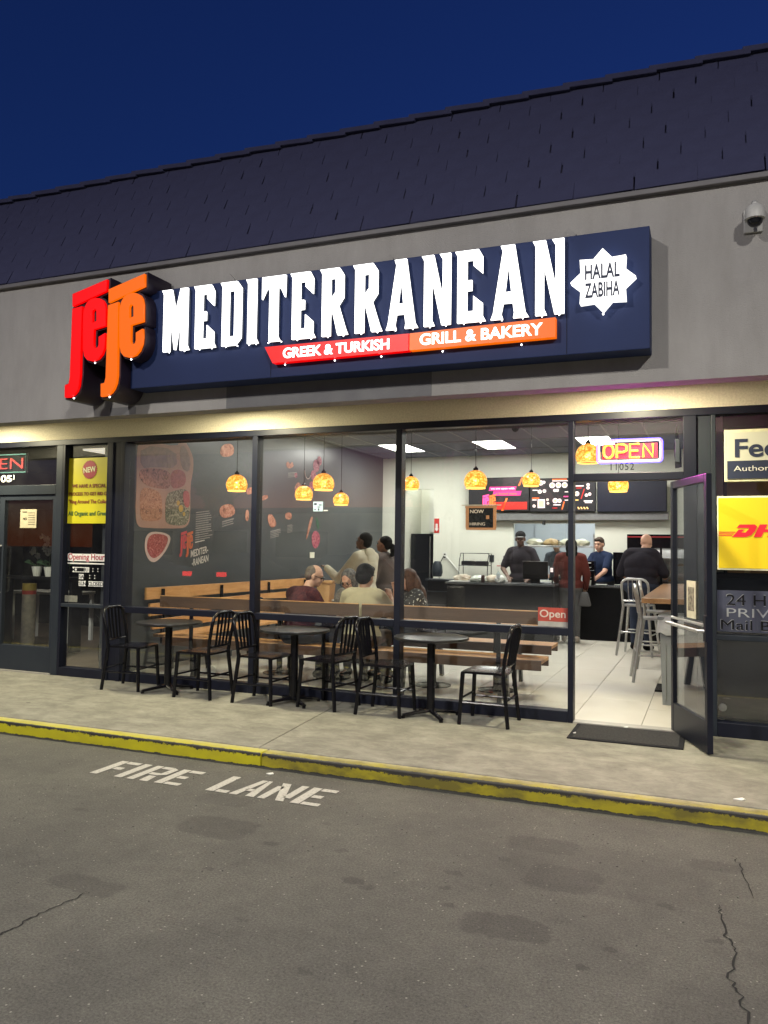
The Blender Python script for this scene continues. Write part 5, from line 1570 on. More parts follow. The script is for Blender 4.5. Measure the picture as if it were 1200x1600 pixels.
solo('cup_stack', MB().box(-2.32, -2.1, 7.05, 7.3, .943, 1.2, .01).mesh(), M_steel, (-2.2, 7.1, .943), 'silver canister unit under the teal cup', 'canister')
for k, (x, lab) in enumerate(((-1.72, 'white plate under the young man\'s hands on the counter'), (-1.92, 'small white cup on the counter by the black machines'))):
    if k == 0: solo('plate', MB().lathe([(.0, 0), (.07, 0), (.10, .02), (0, .02)], (x, 6.95, .943), 24).mesh(smooth=True), M_white, (x, 6.95, .943), lab, 'plate')
    else: solo('cup', MB().lathe([(.03, 0), (.038, .085), (0, .085)], (x, 6.9, .943), 16).mesh(smooth=True), M_white, (x, 6.9, .943), lab, 'cup')
# warming display case
t = thing('display_case', 'black heated display case with red stripe and glass shelves', 'display case', (-.75, 7.4, .943))
box('header', M_black, t, -1.33, -.06, 7.36, 7.95, 1.60, 1.84, .006); box('red_stripe', mat('red_stripe', (.35, .02, .03), .4), t, -1.325, -.065, 7.352, 7.3598, 1.785, 1.805)
for x in (-1.33, -.78, -.10): box('post', M_black, t, x, x + .035, 7.37, 7.41, .943, 1.60)
box('base', M_black, t, -1.33, -.06, 7.36, 7.95, .9425, 1.0); box('back_panel', M_steel, t, -1.29, -.07, 7.90, 7.93, 1.0, 1.60)
for z in (1.13, 1.27, 1.42): box('shelf', M_steel, t, -1.29, -.07, 7.45, 7.89, z, z + .012)
box('glass_front', M_glass, t, -1.29, -.82, 7.375, 7.38, 1.0, 1.6); box('glass_front', M_glass, t, -.74, -.105, 7.375, 7.38, 1.0, 1.6)
light('case_lamp', 'AREA', 5, (-.72, 7.65, 1.585), t, (1, .97, .9), .8, size_y=.3)
for k in range(8):
    lump((-1.2 + .15 * k, 7.6, 1.005 + (.13 if k % 2 else .0) + (.14 if k % 2 else 0) + .03), .055, .06, .03, mat('pastry_' + 'brown', (.45, .25, .10), .6, nscale=12), 'pastry', ('leftmost', 'second', 'third', 'middle', 'fifth', 'sixth', 'seventh', 'rightmost')[k] + ' brown pastry from the left in the heated display case', 'pastry', 20 + k, 2)
for o in bpy.data.objects:
    if o.name.startswith('pastry'): o['group'] = 'pastries in the display case'
t = thing('small_oven', 'black box oven left of the heated display case', 'oven', (-1.45, 7.6, .943))
box('body', M_black, t, -1.60, -1.36, 7.65, 8.0, .943, 1.52, .008); box('window', M_blackgloss, t, -1.575, -1.385, 7.64, 7.649, 1.25, 1.45)
# kitchen pass shelf and food
t = thing('pass_shelf', 'steel serving shelf across the kitchen window', 'shelf', (-2.8, 8.8, 1.6))
box('shelf_board', M_steel, t, -3.58, -2.04, 8.62, 8.95, 1.60, 1.635, .004)
for x in (-3.58, -2.075):
    box('post', M_steel, t, x, x + .035, 8.62, 8.655, .95, 1.86)
M_bread = mat('bread', (.55, .40, .20), .7, col2=(.45, .30, .14), nscale=10)
M_tub = mat('cream_tub', (.68, .66, .50), .45)
for x, sx, m, lab in ((-3.25, .16, M_tub, 'pale tub of dough on the left of the serving shelf'), (-2.92, .15, M_bread, 'tan loaf on the middle of the serving shelf'), (-2.62, .16, M_tub, 'pale tub on the serving shelf left of the mullion'), (-2.32, .15, M_tub, 'pale bag at the right of the serving shelf')):
    lump((x, 8.78, 1.685), sx, .13, .085, m, 'food_tub', lab, 'food', x * 3)

# ================================================================== WALL MURAL (flat print on the charcoal wall)
mu = thing('food_mural', 'printed food mural on the charcoal wall with meal tray, sauce cup and logo', 'mural', (WX, 2.8, 2.0))
def food_tex(name, cols, scale):
    if name in MATS: return MATS[name]
    m = bpy.data.materials.new(name); m.use_nodes = True; nt = m.node_tree; b = nt.nodes['Principled BSDF']; b.inputs['Roughness'].default_value = .55
    tc = nt.nodes.new('ShaderNodeTexCoord'); n = nt.nodes.new('ShaderNodeTexNoise'); n.inputs['Scale'].default_value = scale; n.inputs['Detail'].default_value = 3; n.inputs['Distortion'].default_value = 2.2
    nt.links.new(tc.outputs['Object'], n.inputs['Vector'])
    r = nt.nodes.new('ShaderNodeValToRGB'); e = r.color_ramp.elements
    while len(e) < len(cols): e.new(.5)
    for k, c in enumerate(cols): e[k].position = .3 + .4 * k / (len(cols) - 1); e[k].color = (*c, 1)
    nt.links.new(n.outputs['Fac'], r.inputs['Fac']); nt.links.new(r.outputs[0], b.inputs['Base Color'])
    MATS[name] = m; return m
T_tray = food_tex('print_tray', [(.34, .19, .145), (.42, .24, .19)], 1.5)
T_rice = food_tex('print_rice', [(.14, .05, .03), (.42, .18, .10), (.52, .27, .17)], 22)
T_keb = food_tex('print_kebab', [(.08, .03, .022), (.33, .13, .09), (.42, .20, .15)], 12)
T_meat = food_tex('print_meat', [(.22, .06, .05), (.38, .12, .10)], 12)
T_sal = food_tex('print_salad', [(.03, .035, .025), (.13, .12, .07), (.45, .40, .30)], 16)
T_tom = food_tex('print_tomato', [(.33, .05, .05), (.48, .12, .11)], 18)
T_lid = food_tex('print_lid', [(.20, .13, .115), (.29, .19, .165)], 6)
T_sauce = food_tex('print_sauce', [(.12, .012, .015), (.33, .05, .045), (.50, .20, .17)], 24)
T_rim = food_tex('print_rim', [(.50, .36, .33), (.58, .44, .40)], 3)
T_text = mat('print_text', (.33, .30, .28), .6)
T_textw = mat('print_title', (.62, .58, .54), .6)
T_or = mat('print_orange', (.60, .13, .04), .6)
T_pk = mat('print_red', (.55, .06, .07), .6)
def smooth_loop(P, k=2):
    for _ in range(k):
        Q_ = []
        for i in range(len(P)):
            a, b = P[i], P[(i + 1) % len(P)]
            Q_ += [(a[0] * .75 + b[0] * .25, a[1] * .75 + b[1] * .25), (a[0] * .25 + b[0] * .75, a[1] * .25 + b[1] * .75)]
        P = Q_
    return P
def MUp(sp, m, lay=1, nm='print', sm=2, par=None, lab=None): return flat([smooth_loop(sp, sm) if sm else sp], m, par or mu, WX + .002 * lay + .001, .0018, LEFTW, nm, lab)
tray = MUp([(.50, 2.60), (.52, 2.78), (.70, 2.82), (1.298, 2.826), (1.332, 2.912), (1.446, 2.932), (1.60, 2.80), (1.665, 2.668), (1.64, 2.487), (1.60, 2.352), (1.615, 1.893), (1.55, 1.79), (1.417, 1.755), (.689, 1.742), (.55, 1.76), (.505, 1.881), (.509, 2.33)], T_tray, 1, 'tray_print', 1)
MUp([(.565, 2.757), (1.262, 2.787), (1.31, 2.538), (.844, 2.514), (.577, 2.466)], T_lid, 2, par=tray, sm=1)
MUp([(1.34, 2.82), (1.45, 2.87), (1.60, 2.68), (1.56, 2.50), (1.38, 2.56)], T_lid, 2, par=tray, sm=1)
MUp([(.58, 2.24), (.80, 2.24), (.99, 2.19), (1.018, 2.0), (1.01, 1.85), (.80, 1.83), (.62, 1.83), (.585, 1.95)], T_rice, 2, par=tray)
MUp([(.54, 2.44), (.70, 2.49), (1.127, 2.50), (1.20, 2.389), (1.154, 2.27), (1.0, 2.245), (.718, 2.26), (.57, 2.33)], T_keb, 2, par=tray)
MUp([(1.164, 2.478), (1.31, 2.536), (1.484, 2.505), (1.50, 2.344), (1.32, 2.275), (1.18, 2.276)], T_meat, 2, par=tray)
MUp([(1.08, 2.17), (1.18, 2.23), (1.58, 2.31), (1.605, 1.951), (1.55, 1.82), (1.40, 1.79), (1.11, 1.80), (1.075, 1.9)], T_sal, 2, par=tray)
MUp([(1.42, 2.255), (1.58, 2.266), (1.59, 2.03), (1.47, 2.05)], T_tom, 3, par=tray)
for y, z, r_ in ((1.40, 2.02, .05), (1.34, 2.09, .035), (1.47, 1.95, .03)):
    MUp([(y + r_ * math.cos(k), z + r_ * math.sin(k)) for k in [i * PI / 4 for i in range(8)]], mat('print_lemon', (.55, .33, .06), .6), 3, par=tray)
cup = MUp([(.70, 1.62), (.776, 1.69), (.90, 1.705), (1.10, 1.69), (1.22, 1.64), (1.15, 1.50), (1.03, 1.39), (.944, 1.335), (.867, 1.315), (.77, 1.35), (.69, 1.476)], T_rim, 1, 'sauce_cup_print')
MUp([(.745, 1.61), (.811, 1.665), (.913, 1.68), (1.08, 1.668), (1.165, 1.625), (1.09, 1.49), (.98, 1.40), (.873, 1.362), (.79, 1.40), (.73, 1.487)], T_sauce, 2, par=cup)
mini_jeje(mu, T_pk, T_or, (1.55, 1.555, WX + .004), .335, LEFTW)
lt = text('MEDITER-', T_textw, mu, (1.845, 0, 0), .40, .085, .0012, .02, name='title_print')
for o_, c_ in ((lt, (WX + .004, 1.84, 1.46)),):
    pass
bpy.data.objects.remove(lt)
def wtext(s_, c, w, h, m, shear_z=.12, bold=.02):
    me = text_mesh(s_, w, h, .0012, bold)
    for v in me.vertices: v.co.y += v.co.x * shear_z
    return link('title_print', stand(me, c, LEFTW), m, mu)
wtext('MEDITER-', (WX + .004, 1.845, 1.455), .40, .095, T_textw, .17)
wtext('-RANEAN', (WX + .004, 1.865, 1.335), .38, .095, T_textw, .17)
def lines(y0, y1, z0, z1, n, m=T_text, sl=.2, title=True):
    g = MB(); h = (z1 - z0) / n
    for k in range(n):
        z = z1 - (k + .5) * h; e = y1 - random.uniform(0, .25) * (y1 - y0); t_ = h * (.30 if (k or not title) else .45)
        a = [(WX + .003, y0, z - t_), (WX + .003, e, z - t_ + (e - y0) * sl), (WX + .003, e, z + t_ * .3 + (e - y0) * sl), (WX + .003, y0, z + t_ * .3)]
        g.prism(a, (.0012, 0, 0))
    g.obj('text_lines_print', m, mu, kind='stuff')
lines(1.74, 2.14, 1.60, 2.00, 13, sl=.12, title=False); lines(1.74, 2.02, 1.565, 1.60, 1, T_textw, .15, False)
lines(2.38, 2.70, 1.80, 1.90, 3); lines(3.74, 4.08, 1.66, 1.79, 5, sl=.16); lines(4.29, 4.49, 1.76, 1.90, 6, sl=.14); lines(4.28, 4.60, 2.68, 2.77, 4, sl=.13); lines(4.65, 4.9, 2.32, 2.40, 4, sl=.15)
T_bread = food_tex('print_bread', [(.20, .07, .04), (.50, .20, .13), (.60, .32, .22)], 9)
for P in ([(2.30, 2.98), (2.62, 3.04), (2.66, 2.86), (2.28, 2.79)], [(2.27, 2.09), (2.62, 2.17), (2.75, 2.00), (2.36, 1.91)], [(3.62, 2.02), (3.77, 2.07), (3.97, 1.89), (3.73, 1.82)],
          [(4.20, 2.05), (4.24, 2.10), (4.40, 2.11), (4.44, 2.05), (4.40, 1.99), (4.24, 1.99)], [(4.20, 2.90), (4.27, 2.96), (4.34, 2.90), (4.41, 2.97), (4.48, 2.90), (4.40, 2.85), (4.26, 2.83)],
          [(4.51, 2.55), (4.66, 2.66), (4.80, 2.54), (4.67, 2.46), (4.53, 2.46)], [(5.11, 2.07), (5.23, 2.07), (4.99, 1.67), (4.95, 1.68)], [(3.0, 2.09), (3.09, 2.08), (3.09, 1.91), (2.98, 1.93)],
          [(3.40, 2.30), (3.62, 2.36), (3.66, 2.30), (3.44, 2.24)], [(3.0, 2.40), (3.2, 2.45), (3.22, 2.36), (3.02, 2.30)]):
    MUp(P, T_bread, 1, 'food_print')
T_pom = food_tex('print_pomegranate', [(.14, .02, .04), (.40, .07, .12), (.50, .20, .20)], 10)
for y, z, r_ in ((5.30, 2.98, .12), (5.42, 3.08, .09), (5.20, 2.80, .10), (5.13, 2.62, .08), (4.55, 2.75, .05)):
    MUp([(y + r_ * 1.1 * math.cos(i * PI / 4), z + r_ * math.sin(i * PI / 4)) for i in range(8)], T_pom, 1, 'fruit_print')
MUp([(5.16, 1.72), (5.24, 1.82), (5.36, 1.83), (5.50, 1.75), (5.48, 1.60), (5.34, 1.50), (5.20, 1.56)], T_pom, 1, 'fruit_print')
MUp([(5.30, 2.08), (5.40, 2.05), (5.48, 1.9), (5.40, 1.84), (5.34, 1.95)], food_tex('print_leaf', [(.02, .08, .04), (.05, .15, .08)], 9), 1, 'leaf_print')
g = MB(); 
for k in range(7):
    a = PI * (1.0 + k / 6.0); 
arc = [(WX + .004, 4.98 + .12 * math.cos(R(180 + 150 * k / 8)), 2.86 + .14 * math.sin(R(180 + 150 * k / 8))) for k in range(9)]
g.tube(arc, .008, 5).obj('handle_print', T_rim, mu)
# window decals and wall plate
solo('wall_plate', MB().box(WX + .003, WX + .014, 5.10, 5.27, 1.35, 1.45, .003).mesh(), emat('plate_glow', (.7, .68, .55), .12, (.7, .68, .55)), (WX, 5.18, 1.35), 'pale square wall plate under the mural flower', 'wall plate')
qr = solo('window_decal', MB().box(-3.765, -3.655, -.002, .001, 1.90, 2.0, .0).mesh(), emat('pale_blue_decal', (.42, .55, .62), .16, (.42, .55, .62)), (-3.71, 0, 1.9), 'pale blue square decal on the middle window', 'decal')
g = MB()
for a in ((-3.755, -3.725, 1.965, 1.985), (-3.70, -3.67, 1.96, 1.97), (-3.75, -3.735, 1.915, 1.925), (-3.71, -3.695, 1.908, 1.93), (-3.715, -3.685, 1.94, 1.948)): g.box(a[0], a[1], -.004, -.0021, a[2], a[3])
link('decal_marks', g.mesh(), M_signink, qr)
solo('window_decal', MB().box(-3.645, -3.60, -.002, .001, 1.902, 1.914).mesh(), M_whitep, (-3.62, 0, 1.9), 'thin white strip decal beside the pale blue decal', 'decal')

# ================================================================== PEOPLE
def blob(fn, voxel, smooth=4):
    """union of overlapping closed shapes as one continuous skin"""
    b = MB(); fn(b)
    me = b.mesh('body')
    o = bpy.data.objects.new('body', me); C.objects.link(o)
    md = o.modifiers.new('r', 'REMESH'); md.mode = 'VOXEL'; md.voxel_size = voxel; md.use_smooth_shade = True
    ms = o.modifiers.new('s', 'SMOOTH'); ms.iterations = smooth; ms.factor = .5
    bpy.context.view_layer.update()
    out = eval_mesh(o)
    bpy.data.meshes.remove(me)
    for p in out.polygons: p.use_smooth = True
    return out
def V(*a): return Vector(a)
def person(label, loc, facing, skin, top_m, bot_m, pose, hair=None, hair_m=None, sleeve=1.0, bulk=1.0, head_rot=(0, 0), glasses=False, cap=None, hood=False, beard=None, dots=False, skirt=False, shoe=None, collar=None, shirt_bulk=1.0, belt=None, scale=1.0, female=False):
    """pose: joints in the person's own frame (x right, y forward, z up, origin on the floor)"""
    P = {k: Vector(v) * scale for k, v in pose.items()}
    s = scale
    t = thing('person', label, 'person', loc)
    F_ = Matrix.Rotation(R(facing), 4, 'Z')
    HM = Matrix.Translation(P['head']) @ Matrix.Rotation(R(head_rot[0]), 4, 'Z') @ Matrix.Rotation(R(head_rot[1]), 4, 'X') @ Matrix.Scale(s, 4)
    up = (P['neck'] - P['pelvis']).normalized()
    shl, shr = P['shl'], P['shr']
    across = (shr - shl).normalized()
    fwd = up.cross(across).normalized()
    chest = P['neck'] - up * .17 * s
    waist = P['neck'].lerp(P['pelvis'], .62)
    B_ = bulk
    def frame_ball(b, c, rx, ry, rz):
        M = Matrix((( across.x, fwd.x, up.x, c.x), (across.y, fwd.y, up.y, c.y), (across.z, fwd.z, up.z, c.z), (0, 0, 0, 1)))
        b.ball((0, 0, 0), 1, rx * s, ry * s, rz * s, 3, M)
    def torso(b, k):
        frame_ball(b, chest - up * .01, .165 * B_ + k, .115 * B_ + k, .19 + k)
        frame_ball(b, chest + up * .08 * s, .150 * (B_ * .5 + .5) + k, .095 * B_ + k, .10 + k)
        frame_ball(b, waist, (.135 if female else .15) * B_ + k, .112 * B_ + k, .17 + k)
        frame_ball(b, P['pelvis'] + up * .02, .165 * B_ + k, .125 * B_ + k, .13 + k)
        if female: frame_ball(b, chest - up * .05 * s + fwd * .07 * s, .12 + k, .07 + k, .07 + k)
        b.cone(shl + (shr - shl) * .12, shr + (shl - shr) * .12, .062 * s * B_ + k, .062 * s * B_ + k)
        b.cone(P['neck'] - up * .02 * s, shl, .075 * s + k * .6, .058 * s + k); b.cone(P['neck'] - up * .02 * s, shr, .075 * s + k * .6, .058 * s + k)
    def arm(b, S, k, upto=2.0, a0=0):
        sh, el, wr = P['sh' + S], P['el' + S], P['wr' + S]
        if upto >= 1: b.cone(sh, el, .054 * s * B_ ** .5 + k, .042 * s * B_ ** .5 + k)
        else: b.cone(sh, sh.lerp(el, upto), .054 * s * B_ ** .5 + k, .048 * s * B_ ** .5 + k * 1.3)
        if upto >= 2: b.cone(el, wr, .041 * s * B_ ** .5 + k, .029 * s + k)
        elif upto > 1: b.cone(el, el.lerp(wr, upto - 1), .041 * s + k, .036 * s + k)
    def hand(b, S):
        el, wr = P['el' + S], P['wr' + S]
        d = (wr - el).normalized()
        d = (d + Vector(P.get('hd' + S, (0, 0, 0)))).normalized()
        sd = d.cross(V(0, 0, 1))
        if sd.length < .1: sd = V(1, 0, 0)
        sd.normalize(); nn = sd.cross(d).normalized()
        pc = wr + d * .045 * s
        M = Matrix(((sd.x, d.x, nn.x, pc.x), (sd.y, d.y, nn.y, pc.y), (sd.z, d.z, nn.z, pc.z), (0, 0, 0, 1)))
        b.ball((0, 0, 0), 1, .040 * s, .052 * s, .018 * s, 2, M)
        for i, L_ in enumerate((.066, .076, .070, .054)):
            o0 = wr + d * .082 * s + sd * (-.030 + i * .020) * s
            k1 = o0 + (d * .9 - nn * .3).normalized() * L_ * .5 * s
            k2 = k1 + (d * .6 - nn * .8).normalized() * L_ * .5 * s
            b.cone(o0 - d * .02 * s, k1, .0095 * s, .0088 * s, 8); b.cone(k1, k2, .0088 * s, .0075 * s, 8)
        sgn = 1 if S == 'l' else -1
        th = wr + d * .03 * s + sd * sgn * .034 * s
        b.cone(th, th + (d * .6 + sd * sgn * .7).normalized() * .035 * s, .012 * s, .010 * s, 8)
        b.cone(th + (d * .6 + sd * sgn * .7).normalized() * .035 * s, th + (d * .6 + sd * sgn * .7).normalized() * .035 * s + d * .028 * s, .010 * s, .008 * s, 8)
    def leg(b, S, k):
        b.cone(P['hip' + S], P['kn' + S], .080 * s * B_ ** .5 + k, .054 * s + k); b.cone(P['kn' + S], P['an' + S], .053 * s + k, .036 * s + k)
    def head(b):
        b.ball((0, -.012, .030), 1, .076, .094, .092, 3, HM)
        b.ball((0, .022, -.040), 1, .060, .070, .078, 3, HM)
        b.ball((0, .060, -.085), 1, .030, .030, .026, 2, HM)
        b.ball((0, .094, -.018), 1, .012, .016, .024, 2, HM); b.ball((0, .102, -.030), 1, .015, .014, .012, 2, HM)
        b.ball((0, .080, .030), 1, .052, .016, .012, 2, HM)
        for x in (-1, 1):
            b.ball((x * .078, -.006, -.012), 1, .012, .022, .034, 2, HM); b.ball((x * .036, .070, -.038), 1, .022, .018, .018, 2, HM)
        b.ball((0, .085, -.062), 1, .024, .013, .010, 2, HM)
        nb_ = HM @ V(0, -.022, -.07)
        b.cone(P['neck'] - up * .01, nb_, .058 * s * (.85 if female else 1), .055 * s * (.85 if female else 1))
    def body(b):
        torso(b, 0); head(b)
        for S in 'lr':
            arm(b, S, 0); hand(b, S); leg(b, S, 0)
            an = P['an' + S]; to = P['toe' + S]
            b.cone(an - V(0, .02, .03) * s, to, .036 * s, .026 * s)
    def put(nm, me, m):
        me.transform(Matrix.Translation(Vector(loc)) @ F_)
        return link(nm, me, m, t)
    bd = put('body', blob(body, .0105, 2), skin)
    def shirt(b):
        torso(b, .014 * shirt_bulk)
        for S in 'lr': arm(b, S, .013 * shirt_bulk, sleeve)
    put('shirt' if sleeve < 1.5 else 'top', blob(shirt, .014, 5), top_m)
    def pants(b):
        frame_ball(b, P['pelvis'] - up * .01, .17 * B_ + .012, .13 * B_ + .012, .135)
        for S in 'lr': leg(b, S, .013)
    put('trousers', blob(pants, .015, 4), bot_m)
    def shoes_(b):
        for S in 'lr':
            an = P['an' + S]; to = P['toe' + S]
            b.cone(V(an.x, an.y, .045) - (to - an).normalized() * .04, V(to.x, to.y, .035), .048 * s, .036 * s)
            b.cone(an, V(an.x, an.y, .05), .046 * s, .05 * s)
    put('shoes', blob(shoes_, .012, 2), shoe or M_blackmatte)
    g = MB()
    for x in (-1, 1): g.ball((x * .031, .083, -.002), .0095, sub=2, M=HM)
    put('eyes', g.mesh(smooth=True), M_eye)
    g = MB(); g.ball((0, .097, -.062), 1, .020, .004, .0045, 2, HM)
    put('mouth', g.mesh(smooth=True), M_lip)
    if hair:
        def hf(b):
            for c, r_ in hair: b.ball(c, 1, r_[0], r_[1], r_[2], 3, HM)
        put('hair', blob(hf, .008, 2), hair_m)
        g = MB()
        for x in (-1, 1): g.ball((x * .033, .094, .022), 1, .020, .006, .004, 2, HM)
        put('eyebrows', g.mesh(smooth=True), hair_m)
    if beard:
        put('beard', blob(lambda b: [b.ball(c, 1, *r_, 3, HM) for c, r_ in beard], .008, 2), hair_m or M_hairK)
    if glasses:
        g = MB()
        for x in (-.034, .034):
            g.tube([HM @ V(x + .026 * math.cos(k * PI / 6), .108, -.004 + .020 * math.sin(k * PI / 6)) for k in range(12)], .003, 5, closed=True)
        g.tube([HM @ V(-.008, .112, 0), HM @ V(.008, .112, 0)], .003, 5)
        for x in (-1, 1): g.tube([HM @ V(x * .060, .108, .002), HM @ V(x * .082, .06, .004), HM @ V(x * .084, -.01, .006)], .003, 5)
        put('glasses', g.mesh(), M_black)
    if cap:
        g = MB(); g.ball((0, -.012, .055), 1, .088, .104, .082, 3, HM)
        bmesh.ops.bisect_plane(g.bm, geom=g.bm.verts[:] + g.bm.edges[:] + g.bm.faces[:], plane_co=HM @ V(0, 0, .040), plane_no=(HM.to_3x3() @ V(0, 0, 1)), clear_inner=True)
        cp = put('cap', g.mesh(smooth=True, fix=False), cap)
        g = MB(); g.ball((0, .105, .040), 1, .070, .065, .010, 3, HM)
        put('cap_brim', g.mesh(smooth=True), mat('grey_brim', (.16, .155, .16), .7))
    if hood:
        put('hood', blob(lambda b: [frame_ball(b, P['neck'] + up * .005 - fwd * .07, .115, .055, .075), frame_ball(b, P['neck'] + up * .02 + across * .0, .085, .085, .035), frame_ball(b, P['neck'] - up * .09 - fwd * .10, .10, .035, .10)], .013, 3), top_m)
    if collar:
        put('collar', blob(lambda b: [frame_ball(b, P['neck'] + up * .005, .072, .072, .026)], .010, 2), collar)
    t.rotation_euler = (0, 0, 0)
    return t, P, F_, HM
STAND = dict(pelvis=(0, 0, .95), neck=(0, 0, 1.47), head=(0, .02, 1.635), shl=(-.185, 0, 1.42), shr=(.185, 0, 1.42), ell=(-.23, -.03, 1.13), elr=(.23, -.03, 1.13), wrl=(-.24, .06, .89), wrr=(.24, .06, .89),
             hipl=(-.09, 0, .91), hipr=(.09, 0, .91), knl=(-.10, .02, .50), knr=(.10, .02, .50), anl=(-.105, -.01, .09), anr=(.105, -.01, .09), toel=(-.12, .15, .04), toer=(.12, .15, .04))
SIT = dict(pelvis=(0, 0, .56), neck=(0, .06, 1.04), head=(0, .11, 1.205), shl=(-.19, .05, 1.0), shr=(.19, .05, 1.0), ell=(-.25, .14, .76), elr=(.25, .14, .76), wrl=(-.14, .36, .80), wrr=(.14, .36, .80),
           hipl=(-.10, .04, .54), hipr=(.10, .04, .54), knl=(-.13, .44, .55), knr=(.13, .44, .55), anl=(-.13, .40, .10), anr=(.13, .40, .10), toel=(-.14, .54, .05), toer=(.14, .54, .05))
def pose(base, **k):
    d = dict(base); d.update(k); return d
SHORT = [((0, -.020, .045), (.083, .097, .088)), ((0, -.055, .0), (.079, .060, .075)), ((0, .055, .088), (.06, .035, .03))]
FULLH = [((0, -.030, .050), (.100, .105, .098)), ((0, -.065, -.005), (.097, .065, .090)), ((0, .055, .09), (.07, .04, .04))]
Z0 = FLOOR
M_maroon = mat('maroon_check_shirt', (.095, .030, .034), .9, col2=(.045, .016, .024), nscale=26, spec=.1, bump=.8, bscale=7)
M_tan = mat('tan_tshirt', (.44, .39, .27), .9, nscale=4, bump=.8, bscale=7, spec=.1)
M_knit = mat('grey_striped_knit', (.28, .27, .26), .95, col2=(.16, .155, .15), nscale=40)
M_hoodie = mat('cream_hoodie', (.62, .57, .45), .95, nscale=5, bump=.8, bscale=9, spec=.1)
M_brownj = mat('brown_jacket', (.085, .055, .045), .7, col2=(.06, .04, .033), nscale=6, bump=.4, bscale=14)
M_dotd = mat('black_dotted_blouse', (.012, .012, .014), .8, col2=(.55, .55, .52), nscale=42, detail=0, lo=.70, hi=.72)
M_chef = mat('charcoal_chef_shirt', (.035, .030, .038), .85, nscale=5, bump=.8, spec=.12, bscale=12)
M_navy = mat('navy_polo', (.018, .028, .065), .85, nscale=5, bump=.8, spec=.12, bscale=12)
M_darkt = mat('black_tshirt', (.022, .020, .028), .9, nscale=5, bump=.8, spec=.12, bscale=10)
M_redj = mat('rust_red_top', (.12, .032, .027), .85, nscale=5, bump=.8, spec=.12, bscale=10)
M_jean = mat('dark_jeans', (.018, .028, .06), .85, nscale=12)
M_blackp = mat('black_trousers', (.014, .014, .017), .9, nscale=6)
M_khaki = mat('brown_trousers', (.10, .07, .05), .9, nscale=6)
M_leg = mat('grey_leggings', (.10, .10, .105), .9, nscale=6)
# seated at the window table
person('older man with short grey hair and glasses in a maroon shirt, seated left', (-4.26, .62, Z0), -28, M_skinA, M_maroon, M_jean,
       pose(SIT, pelvis=(0, 0, .55), neck=(.02, .10, 1.03), head=(.055, .19, 1.195), shl=(-.20, .06, .985), shr=(.20, .08, .985), ell=(-.27, .16, .76), elr=(.26, .20, .76), wrl=(-.10, .38, .80), wrr=(.16, .42, .80)),
       [((0, -.030, .034), (.079, .090, .080)), ((0, -.058, -.005), (.076, .056, .070))], mat('close_cropped_grey_hair', (.10, .08, .07), .8, col2=(.17, .14, .12), nscale=30, spec=.1), sleeve=2.0, bulk=1.3, shirt_bulk=1.3, head_rot=(-38, -18), glasses=True, collar=M_maroon)
person('man with thick black hair in a tan t-shirt seated with back to window', (-3.475, .62, Z0), 2, M_skinB, M_tan, M_khaki,
       pose(SIT, neck=(0, .06, 1.04), head=(.0, .12, 1.205), ell=(-.29, .16, .76), elr=(.31, .16, .80), wrl=(-.12, .36, .80), wrr=(.20, .36, .98), hdr=(-.3, 0, .6)),
       FULLH, M_hairK, sleeve=.62, bulk=1.28, head_rot=(-10, -8))
person('grey-haired woman with glasses in a grey knit sweater, bowed over the table', (-4.04, 1.76, Z0), 172, M_skinA, M_knit, M_jean,
       pose(SIT, neck=(0, .10, .99), head=(0, .20, 1.125), shl=(-.17, .08, .95), shr=(.17, .08, .95), ell=(-.24, .18, .78), elr=(.24, .18, .78), wrl=(-.10, .36, .80), wrr=(.10, .36, .80)),
       [((0, -.030, .048), (.092, .098, .088)), ((-.072, -.01, -.035), (.030, .060, .095)), ((.072, -.01, -.035), (.030, .060, .095)), ((0, -.07, -.04), (.085, .05, .11))], M_hairG, sleeve=2.0, head_rot=(0, -30), glasses=True, female=True)
person('woman with long brown hair in a black dotted blouse, hand raised to her mouth', (-3.22, 1.70, Z0), 128, M_skinA, M_dotd, M_jean,
       pose(SIT, neck=(0, .07, 1.0), head=(0, .14, 1.145), shl=(-.17, .06, .96), shr=(.17, .06, .96), ell=(-.23, .26, .78), elr=(.24, .20, .79), wrl=(-.08, .42, .80), wrr=(.06, .26, 1.02), hdr=(0, .2, .5)),
       [((0, -.030, .050), (.095, .100, .090)), ((-.072, -.02, -.05), (.034, .065, .12)), ((.072, -.02, -.05), (.034, .065, .12)), ((0, -.10, -.10), (.115, .07, .17)), ((.02, -.15, -.20), (.11, .075, .13)), ((.03, -.17, -.29), (.085, .06, .08))], M_hairB, sleeve=.7, head_rot=(0, -8), female=True, bulk=1.25, shirt_bulk=1.2)
